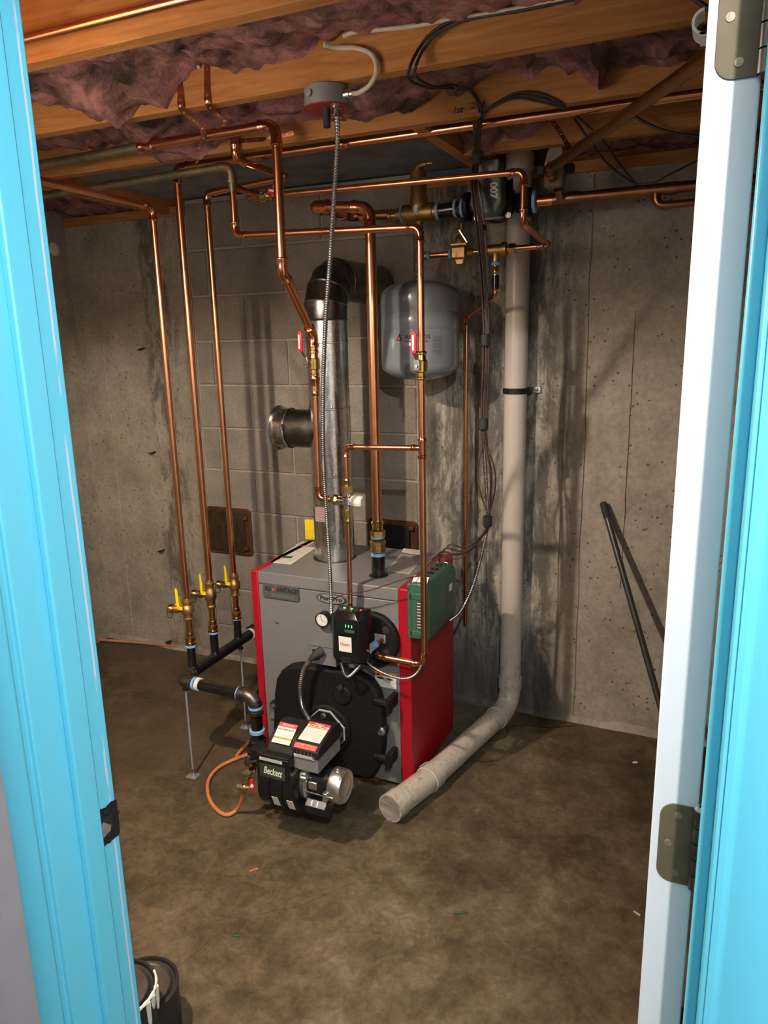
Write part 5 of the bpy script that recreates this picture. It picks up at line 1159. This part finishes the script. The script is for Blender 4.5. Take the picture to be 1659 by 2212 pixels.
# ---- straps
def strap(pts, label, w_=.016, holes=6):
    pts = [V(p) for p in pts]; rt = thing('pipe_strap', label, 'strap', pts[0], 'copper hanger straps')
    ps = spline(pts, 8); vs = []
    for i, p in enumerate(ps):
        d = (ps[min(i+1, len(ps)-1)]-ps[max(i-1, 0)]).normalized(); sx = V((1, 0, 0)); sx = (sx-d*sx.dot(d)).normalized(); nn_ = d.cross(sx)
        for a, b in ((-1, -1), (1, -1), (1, 1), (-1, 1)): vs.append(p+sx*a*w_/2+nn_*b*.0006)
    fs = [(i*4+j, i*4+(j+1) % 4, (i+1)*4+(j+1) % 4, (i+1)*4+j) for i in range(len(ps)-1) for j in range(4)]
    MB().add(vs, fs).build('band', 'copper_fitting', rt, smooth=False)
    for i in range(2, len(ps)-1, 3):
        d = (ps[i+1]-ps[i-1]).normalized(); sx = V((1, 0, 0)); sx = (sx-d*sx.dot(d)).normalized(); nn_ = d.cross(sx); nn_ = nn_ if nn_.dot(CAM-ps[i]) > 0 else -nn_
        MB().lathe([(.0030, 0), (.0030, .0008)], ps[i]+nn_*.0004, nn_, 10).build('strap_hole', 'steel', rt)
    return rt
zhp = pH1.z
s1 = at(447, 135, y=1.633); s1b = at(452, 225, y=1.632); 
strap([s1, V((s1.x-.004, 1.632, 2.17)), V((s1.x-.004, 1.634, 2.131)), V((s1.x-.02, 1.72, 2.115)), at(457, 280, y=YH-.016)], 'perforated copper strap from the joist to the bright hot pipe')
s2 = at(384, 140, y=1.633)
strap([s2, V((s2.x+.002, 1.632, 2.17)), V((s2.x+.002, 1.634, 2.131)), V((s2.x-.03, 1.76, 2.115)), at(424, 335, y=2.06), at(427, 352, y=2.072)], 'perforated copper strap reaching back to the green-stained pipe')
q = at(1193, 262, y=2.17); strap([V((q.x, 2.18, zP1-.01)), V((q.x, 2.30, 2.125)), V((q.x-.004, 2.46, 2.118))], 'copper strap between the long bright main and the tan zone valve', .014)
q = at(600, 318, y=2.10); strap([V((q.x-.10, 2.044, 2.16)), V((q.x, 2.0442, 2.155)), V((q.x+.09, 2.043, 2.16))], 'copper strap nailed along the joist above the green pipe', .012)
tb = at(200, 50, y=1.215)
pipe_run('ceiling_tube', 'glowing copper tube running along the first joist at top left', [V((-2.3, 1.222, at(60, 87, y=1.222).z)), V((.3, 1.222, at(360, 3, y=1.222).z))], .0095)

# ================================================================== DRAIN, WALL ITEMS, LOOSE THINGS
PX_, PY_ = -.704, 2.825; PR = .0435
pv = thing('vent_drain_pipe', 'grey-white PVC pipe standing against the wall with elbow at floor', 'pipe', (PX_, PY_, 0))
zel = .075
e0 = at(1080, 1556, z=.055); f1 = at(918, 1688, z=.050); f2 = at(842, 1745, z=.050)
MB().cyl((PX_, PY_, .16), (PX_, PY_, 2.34), PR, 36).build('stack', 'pvc', pv)
zcp = at(1118, 352, y=PY_).z
MB().lathe([(PR+.001, -.03), (PR+.006, -.028), (PR+.006, .03), (PR+.001, .032)], (PX_, PY_, zcp), EZ, 32).build('coupling', 'pvc', pv)
dd = (V((f1.x, f1.y, .0))-V((PX_, PY_, 0))).normalized()
mb = MB(); pts, t_ = arc(V((PX_, PY_, .047)), -EZ, dd, .085, 10)
path = [V((PX_, PY_, .047+t_+.050)), V((PX_, PY_, .047+t_+.002)), V((PX_, PY_, .047+t_))]+pts[1:-1]+[pts[-1], pts[-1]+dd*.002, pts[-1]+dd*.040]
mb.sweep(path, [PR+.005, PR+.005, PR+.001]+[PR+.001]*(len(pts)-2)+[PR+.001, PR+.004, PR+.004], 32); mb.build('elbow', 'pvc', pv)
pf = thing('floor_drain_pipe', 'dirty PVC pipe lying on the floor with an open angled end', 'pipe', (f1.x, f1.y, 0))
s_ = pts[-1]+dd*.038; c1 = V((f1.x, f1.y, .0475))
MB().cyl(V((s_.x, s_.y, .0475)), c1-dd*.035, PR, 36).build('tube', 'pvc', pf)
d2 = (V((f2.x, f2.y, .0475))-c1); d2.z = 0; d2.normalize()
pts, t_ = arc(c1, dd, d2, .10, 8); end = V((f2.x, f2.y, .0475))
path = [pts[0]-dd*.055, pts[0]-dd*.008, pts[0]-dd*.006]+pts+[pts[-1]+d2*.001]; rad = [PR+.005, PR+.005, PR+.0015]+[PR+.0015]*len(pts)+[PR+.0015]
L_ = (end-pts[-1]).dot(d2); path += [pts[-1]+d2*(L_-.052), pts[-1]+d2*(L_-.050), pts[-1]+d2*L_, pts[-1]+d2*L_, pts[-1]+d2*(L_-.045), pts[-1]+d2*(L_-.20)]
rad += [PR+.0015, PR+.005, PR+.005, PR+.0005, PR+.0002, PR-.003]
MB().sweep(path, rad, 36, cap=False).build('end_elbow', 'pvc', pf)
plate('barcode_sticker', pts[0]-dd*.03+V((0, 0, 1)).cross(dd)*.0+dd.cross(EZ).normalized()*.030+V((0, 0, .041)), dd, (EZ*.6-dd.cross(EZ)*.8), .03, .018, 'print_strip', pf, .001)
# pipe clamp with its tab
zc_ = at(1120, 846, y=PY_-PR).z; cl = thing('pipe_clamp', 'dark band clamp with screw tab holding the PVC stack', 'clamp', (PX_, PY_, zc_))
MB().lathe([(PR+.002, -.011), (PR+.005, -.009), (PR+.005, .009), (PR+.002, .011)], (PX_, PY_, zc_), EZ, 32).build('band', 'black_matte', cl)
MB().box((PX_+.052, YW-.010, zc_-.012), (PX_+.085, YW-.001, zc_+.012)).build('tab', 'steel', cl, bevel=.002); MB().box((PX_+.03, PY_+.01, zc_-.010), (PX_+.056, YW-.002, zc_+.010)).build('arm', 'black_matte', cl)
screw((PX_+.070, YW-.010, zc_), -EY, .006, 'malleable', cl)
# cast-iron cleanout doors in the block wall
def cleanout(quad, label, black):
    a, b = at(*quad[0], y=YW), at(*quad[1], y=YW); cx, cz, w_, h_ = (a.x+b.x)/2, (a.z+b.z)/2, b.x-a.x, a.z-b.z
    rt = thing('cleanout_door', label, 'door', (cx, YW, cz), None)
    MB().prism(rrect(cx, cz, w_, h_, .022), (0, YW+.002, 0), EX, EZ, -EY, .012).build('frame', 'rust_iron', rt, bevel=.004)
    MB().prism(rrect(cx-.008, cz, w_-.052, h_-.040, .006), (0, YW-.009, 0), EX, EZ, -EY, .010).build('leaf', 'cast_black' if black else 'door_iron', rt, bevel=.003)
    for dz in (.32, -.32): MB().box((cx+w_/2-.040, YW-.024, cz+h_*dz-.010), (cx+w_/2-.014, YW-.009, cz+h_*dz+.010)).build('hinge', 'rust_iron', rt, bevel=.004)
    if not black:
        MB().sweep(spline([(cx-.05, YW-.0205, cz+.020), (cx-.035, YW-.0215, cz+.030), (cx-.02, YW-.0215, cz+.022), (cx-.005, YW-.0215, cz+.032), (cx+.012, YW-.0215, cz+.024), (cx+.03, YW-.0205, cz+.030)], 6), .0022, 6).build('cast_crest', 'door_iron', rt)
        for k in range(2): MB().box((cx-.045+k*.01, YW-.0205, cz+.004-k*.022), (cx+.03-k*.015, YW-.019, cz+.010-k*.022)).build('cast_lettering', 'door_iron', rt, bevel=.001)
metal_mat('door_iron', (.07, .052, .035), (.14, .10, .065), .6, .1, 50)
cleanout(((447, 1092), (549, 1202)), 'rusty brown cast iron cleanout door left of the boiler', False)
cleanout(((795, 1118), (905, 1205)), 'black rusted cleanout door behind the supply riser', True)
# pole leaning in the corner
t0 = at(1302, 1084, y=YW-.02); b0 = at(1478, 1708, z=.005)
po = thing('pole', 'grey broom pole with black cap leaning against the right wall', 'pole', b0)
dpl = (b0-t0).normalized(); MB().cyl(t0+dpl*.05, b0, .0118, 20).build('shaft', 'pole_grey', po)
MB().lathe([(.006, 0), (.0125, .004), (.0135, .012), (.0135, .062), (.0125, .064)], t0, dpl, 20).build('grip_cap', 'black_rubber', po)
# octagon box under the joist with its red cover
jc = at(705, 205, y=1.66); jz = 2.134
jb_ = thing('ceiling_box', 'round grey electrical box with dark red cover under the joist', 'electrical box', (jc.x, 1.662, jz))
MB().lathe([(.050, 0), (.052, .002), (.052, .042), (.001, .042)], (jc.x, 1.662, jz), -EZ, 40).build('box', 'box_grey', jb_)
MB().lathe([(.054, .042), (.054, .0445), (.001, .045)], (jc.x, 1.662, jz), -EZ, 40).build('cover', 'red_box', jb_)
MB().lathe([(.008, 0), (.008, .003)], (jc.x-.018, 1.6105, jz-.02), V((-.2, -1, 0)), 16).build('knockout', 'box_grey', jb_)
MB().cyl((jc.x+.004, 1.65, jz-.044), (jc.x+.004, 1.65, jz-.085), .0085, 14).build('cord_grip', 'black_rubber', jb_)
MB().lathe([(.013, 0), (.013, .006), (.009, .008), (.009, .018), (.014, .019), (.014, .024)], (jc.x+.030, 1.650, jz-.044), -EZ, 14).build('connector', 'steel', jb_)
MB().lathe([(.012, 0), (.012, .012), (.009, .014), (.009, .02)], (jc.x+.050, 1.655, jz-.022), EX, 14).build('connector', 'steel', jb_)
armored('armored_cable', 'long armoured steel cable hanging from the ceiling box to the control', [V((jc.x+.030, 1.650, jz-.06)), at(729, 300, y=1.66), at(722, 420, y=1.70), at(713, 560, y=1.76), at(703, 700, y=1.83), at(698, 850, y=1.90), at(699, 1000, y=1.96), at(707, 1130, y=2.0), at(713, 1230, y=2.03), at(716, 1305, y=2.045), at(716, 1325, y=2.055)], .0066, .0068, 'armour')
cable('house_cable', 'cream sheathed cable looping from the ceiling box up into the insulation', [V((jc.x+.068, 1.655, jz-.022)), at(775, 200, y=1.63), at(800, 182, y=1.625), at(813, 150, y=1.622), at(803, 118, y=1.622), at(770, 104, y=1.62), at(730, 103, y=1.615), at(700, 97, y=1.59)], .0052, 'cream_cable', 'cable', n=10)
cable('house_cable', 'cream cable lying along the edge of the insulation above the joist', [at(742, 78, y=1.622), at(765, 70, y=1.62), at(800, 66, y=1.62), at(880, 58, y=1.62), at(960, 44, y=1.62), at(1050, 30, y=1.62), at(1150, 12, y=1.62), at(1250, -8, y=1.62)], .0046, 'cream_cable', 'cable', n=8)
cable('house_cable', 'short pale cable end poking out of the insulation by the strap', [at(392, 105, y=1.58), at(408, 120, y=1.60), at(430, 146, y=1.63)], .0045, 'cream_cable', 'cable', n=8)
# armoured cables to pump and relay
armored('armored_cable', 'armoured cable dropping from the green pump to the relay box', [V((XP-.042, yb_-.05, ZP+.075)), at(1037, 420, y=2.44), at(1046, 500, y=2.42), at(1052, 600, y=2.43), at(1047, 740, y=2.44), at(1042, 850, y=2.44), at(1043, 930, y=2.44), at(1050, 1030, y=2.44), at(1053, 1130, y=2.44), at(1040, 1200, y=2.42), at(1020, 1270, y=2.38), at(995, 1320, y=2.33), at(970, 1342, y=2.28)], .0062, .0064, 'armour')
armored('armored_cable', 'armoured cable sagging from the black control across the red side', [V((ax1-.02, 2.075, az0+.02)), at(800, 1437, y=2.085), at(835, 1457, y=2.075), at(875, 1466, y=2.075), at(902, 1452, y=2.085), at(914, 1420, y=2.125), at(915, 1375, y=2.16)], .0056, .0056, 'armour')
# brown thermostat wires
bundle = [at(1030, 262, y=2.03), at(1031, 335, y=2.42), at(1024, 400, y=2.40), at(1036, 500, y=2.40), at(1047, 640, y=2.43), at(1050, 735, y=2.43), at(1045, 915, y=2.43), at(1053, 1128, y=2.43)]
ends = [V(h_) for h_ in holes]
for k in range(5):
    off = V((.009*math.cos(k*1.257), .009*math.sin(k*1.257), 0)); bl = [p+off*(1.0 if i != 7 else .6) for i, p in enumerate(bundle)]
    bulge = [(-.030, 0), (.020, 0), (.034, 0), (-.008, .01), (.012, .01)][k]
    bl.insert(7, at(1050, 1030, y=2.43)+V((bulge[0], bulge[1], 0)))
    if k == 4: tail = [at(1040, 1162, y=2.38), at(1005, 1192, y=2.33), at(960, 1200, y=2.26), ends[3]+V((0, 0, .02)), ends[3]+V((.004, 0, -.004))]
    else: tail = [at(1038-3*k, 1160+5*k, y=2.38), at(1003-4*k, 1182+8*k, y=2.34), at(975-8*k, 1176+8*k, y=2.31), ends[3-k]+V((.022, .012, .062)), ends[3-k]+V((.004, .002, .034)), ends[3-k]+V((0, 0, -.004))]
    cable('thermostat_wire', ['brown thermostat wire bowing farthest left above the lowest tape wrap', 'brown thermostat wire second from the right in the bowed bundle', 'brown thermostat wire bowing farthest right toward the PVC stack', 'brown thermostat wire second from the left in the bowed bundle', 'brown thermostat wire in the middle of the bowed bundle'][k], bl+tail, .0027, 'wire_brown', group='brown thermostat wires in the bundle')
for i, (px, py, lb) in enumerate(((1030, 340, 'topmost'), (1040, 500, 'second highest'), (1049, 735, 'third highest'), (1044, 916, 'fourth highest'), (1053, 1126, 'lowest'))):
    c = at(px, py, y=2.425 if i else 2.42); tag(MB().lathe([(.013, -.020), (.0165, -.016), (.0165, .016), (.013, .020)], c, V((0, .02, 1)), 16).build('tape_wrap', 'black_rubber', None, loc=c), lb+' wrap of black tape around the hanging wire bundle', 'tape', 'black tape wraps on the bundle')
cable('control_wire', 'thin brown wire from the relay box to the black control', [ends[0]+V((0, -.02, .012)), at(868, 1252, y=2.10), at(800, 1275, y=2.10), at(745, 1284, y=2.09), at(722, 1295, y=2.06), at(714, 1312, y=2.05), at(716, 1330, y=2.05)], .0022, 'wire_brown')
# black cables on the joists
cable('ceiling_cable', 'black cable looping down the joist to the wire bundle, outer strand', [at(1250, -6, y=1.62), at(1120, 22, y=1.62), at(1000, 38, y=1.62), at(940, 65, y=1.62), at(905, 105, y=1.62), at(884, 150, y=1.60), at(887, 175, y=1.66), at(930, 190, y=1.85), at(975, 190, y=2.00), at(1015, 197, y=2.03), at(1035, 235, y=2.035), at(1030, 300, y=2.20)], .0035, 'wire_black')
cable('ceiling_cable', 'black cable looping down the joist to the wire bundle, inner strand', [at(1240, -2, y=1.62), at(1130, 22, y=1.62), at(1010, 42, y=1.62), at(950, 68, y=1.62), at(916, 105, y=1.62), at(897, 148, y=1.60), at(903, 170, y=1.66), at(940, 188, y=1.85), at(985, 184, y=2.00), at(1022, 200, y=2.03), at(1040, 240, y=2.035), at(1033, 300, y=2.20)], .0035, 'wire_black')
for k in range(3):
    cable('ceiling_wire', ['upper', 'middle', 'lower'][k]+' of three dark wires arching across the joist above the pump', [at(1036, 285, y=2.10), at(1048, 245, y=2.038), at(1080, 218-2*k+4*k, y=2.036), at(1120, 200+6*k, y=2.036), at(1165, 202+9*k, y=2.036), at(1205, 220+5*k, y=2.036), at(1222, 232+2*k, y=2.04)], .003, 'wire_black')
cable('ceiling_wire', 'dark wire drooping from the joist to the zone main on the right', [at(1240, 255, y=2.40), at(1275, 305, y=2.44), at(1310, 350, y=2.50), at(1365, 393, y=2.56), at(1410, 395, y=2.56), at(1450, 375, y=2.56), at(1490, 355, y=2.57), at(1530, 335, y=2.57)], .0032, 'wire_black')
cable('ceiling_wire', 'second dark wire dropping behind the slanting brown pipe', [at(1245, 250, y=2.40), at(1300, 300, y=2.44), at(1335, 350, y=2.50), at(1372, 395, y=2.55)], .003, 'wire_black')
cable('ceiling_wire', 'black cable sagging right of the slanting brown pipe', [at(1370, 250, y=2.40), at(1400, 268, y=2.40), at(1450, 286, y=2.40), at(1530, 298, y=2.40)], .0042, 'wire_black')
cable('ceiling_wire', 'short black cable curving into the door edge at top right', [at(1495, -10, y=1.60), at(1510, 5, y=1.60), at(1535, 22, y=1.60)], .005, 'wire_black')
# ---- oil line and its valve
hz = .009
hose = [at(527, 1700, y=1.80), at(524, 1722, y=1.81), at(512, 1748, z=.02), at(488, 1760, z=hz), at(462, 1742, z=hz), at(449, 1712, z=hz), at(452, 1682, z=hz), at(475, 1656, z=hz), at(515, 1637, z=hz), at(556, 1622, z=hz)]
hose += [V((-1.60, 2.12, hz)), V((-1.62, 2.4, hz)), V((-1.60, 2.62, hz))]
cable('oil_hose', 'orange coated oil hose curling over the floor to the burner', hose, .0068, 'orange_hose', 'hose', n=12)
cable('wall_hose', 'pinkish oil hose lying along the foot of the back wall', [at(180, 1378, y=2.83), at(230, 1383, z=.012), at(300, 1388, z=.012), at(380, 1396, z=.012), at(450, 1402, z=.012), at(500, 1408, z=.012), at(545, 1422, z=.012), V((-1.75, 2.66, .012))], .0075, 'hose_pink' if 'hose_pink' in MT else 'orange_hose', 'hose', n=12)
c = at(537, 1668, y=1.80); ovv = thing('oil_valve', 'brass oil valve with round handwheel and red lever left of the burner', 'valve', (c.x, 1.80, 0))
ctop = at(541, 1655, y=1.80); cm = at(534, 1688, y=1.80); cb = at(527, 1712, y=1.80)
MB().lathe([(.010, 0), (.010, .02), (.014, .022), (.014, .032), (.008, .036), (.008, .055), (.011, .057), (.011, .064), (.005, .066), (.005, .082)], cb, (ctop-cb).normalized(), 8).build('body', 'brass', ovv)
MB().lathe([(.006, 0), (.019, .001), (.020, .004), (.019, .007), (.006, .008)], ctop+V((0, 0, .012)), V((.05, -.35, .93)), 14).build('handwheel', 'brass', ovv)
MB().box((cm.x-.014, 1.79, cm.z+.030), (cm.x+.018, 1.815, cm.z+.034)).build('bracket', 'steel', ovv)
q = at(521, 1700, y=1.79); MB().lathe([(.007, 0), (.007, .012), (.0105, .014), (.0105, .020), (.006, .022), (.006, .028)], V((q.x+.012, 1.79, q.z)), -EX, 16).build('bleed_port', 'screw_brass', ovv)
MB().cyl(V((q.x+.012, 1.79, q.z)), V((cm.x+.012, 1.80, q.z)), .006, 12).build('bleed_tube', 'screw_brass', ovv)
q = at(545, 1695, y=1.785); MB().prism([(-.006, .022), (.006, .022), (.010, .008), (.009, -.004), (.016, -.016), (.010, -.024), (.0, -.012), (-.012, -.006), (-.010, .008)], q, EX, EZ, -EY, .006).build('red_lever', 'red_vinyl', ovv, bevel=.002)
MB().lathe([(.006, 0), (.006, .004)], q+V((.004, -.006, 0)), -EY, 12).build('lever_screw', 'ink_white', ovv)
MB().cyl((cm.x, 1.802, cm.z+.005), (hx0-.05, my, mz+.02), .0055, 12).build('feed_tube', 'brass', ovv)
# ---- paint cans just inside the doorway
def can(c, r, h_, mat_lid, label, drips):
    rt = thing('paint_can', label, 'can', c)
    MB().lathe([(r, 0), (r, h_-.006), (r+.003, h_-.004), (r+.003, h_), (r-.004, h_+.001), (r-.006, h_-.006), (r-.012, h_-.007), (r-.014, h_-.003), (r-.018, h_-.006), (.001, h_-.006)], c, EZ, 48).build('body', 'can_black', rt)
    MB().lathe([(r-.019, 0), (.001, .001)], V(c)+V((0, 0, h_-.0055)), EZ, 40).build('lid', mat_lid, rt)
    if drips:
        for a0, a1, w_ in ((-60, 62, .0042), (-30, 20, .006)):
            p_ = [V(c)+V((math.cos(math.radians(a)), math.sin(math.radians(a)), 0))*(r+.0005)+V((0, 0, h_+.001)) for a in range(a0, a1, 4)]
            MB().sweep(p_, [w_*(.55+.6*abs(noise.noise(V((i*.7, w_*900, 2))))) for i in range(len(p_))], 6).build('paint_smear', 'white_label', rt)
        for a, L in ((-20, .05), (2, .08), (14, .035), (30, .06)):
            d = V((math.cos(math.radians(a)), math.sin(math.radians(a)), 0)); s0 = V(c)+d*(r+.001)+V((0, 0, h_))
            MB().sweep([s0, s0-EZ*L*.6, s0-EZ*L], [.006, .005, .002], 6).build('paint_drip', 'white_label', rt)
e1 = at(330, 2150, z=.19); can(V((e1.x-.083, e1.y-.02, 0)), .083, .19, 'can_lid', 'black paint can with white paint smeared round its rim', True)
e2 = at(366, 2155, z=.12); can(V((e2.x-.083, e2.y+.0, 0)), .083, .12, 'can_lid', 'low black can with a brown lid behind the smeared can', False)

# ---- bits on the floor
def chip(px, py, L, w_, ang, mat, label):
    q = at(px, py, z=.002); d = V((math.cos(ang), math.sin(ang), 0)); o = MB().obox(q, d, EZ.cross(d), EZ, L/2, w_/2, .0014).build('splinter', mat, None, loc=q); tag(o, label, 'debris', 'bits on the concrete floor')
chip(548, 1879, .028, .004, .9, 'orange_hose', 'small orange splinter on the floor in front of the burner')
chip(511, 2022, .016, .004, .3, 'relay_green', 'tiny green scrap on the floor near the left jamb')
chip(996, 1972, .040, .003, .5, 'relay_green', 'thin green sliver on the floor below the PVC pipe end')
chip(1376, 1973, .020, .005, -.5, 'cream_cable', 'pale wood chip on the floor beside the white door')
chip(1372, 1647, .018, .009, .7, 'white_label', 'small white scrap on the floor near the leaning pole')
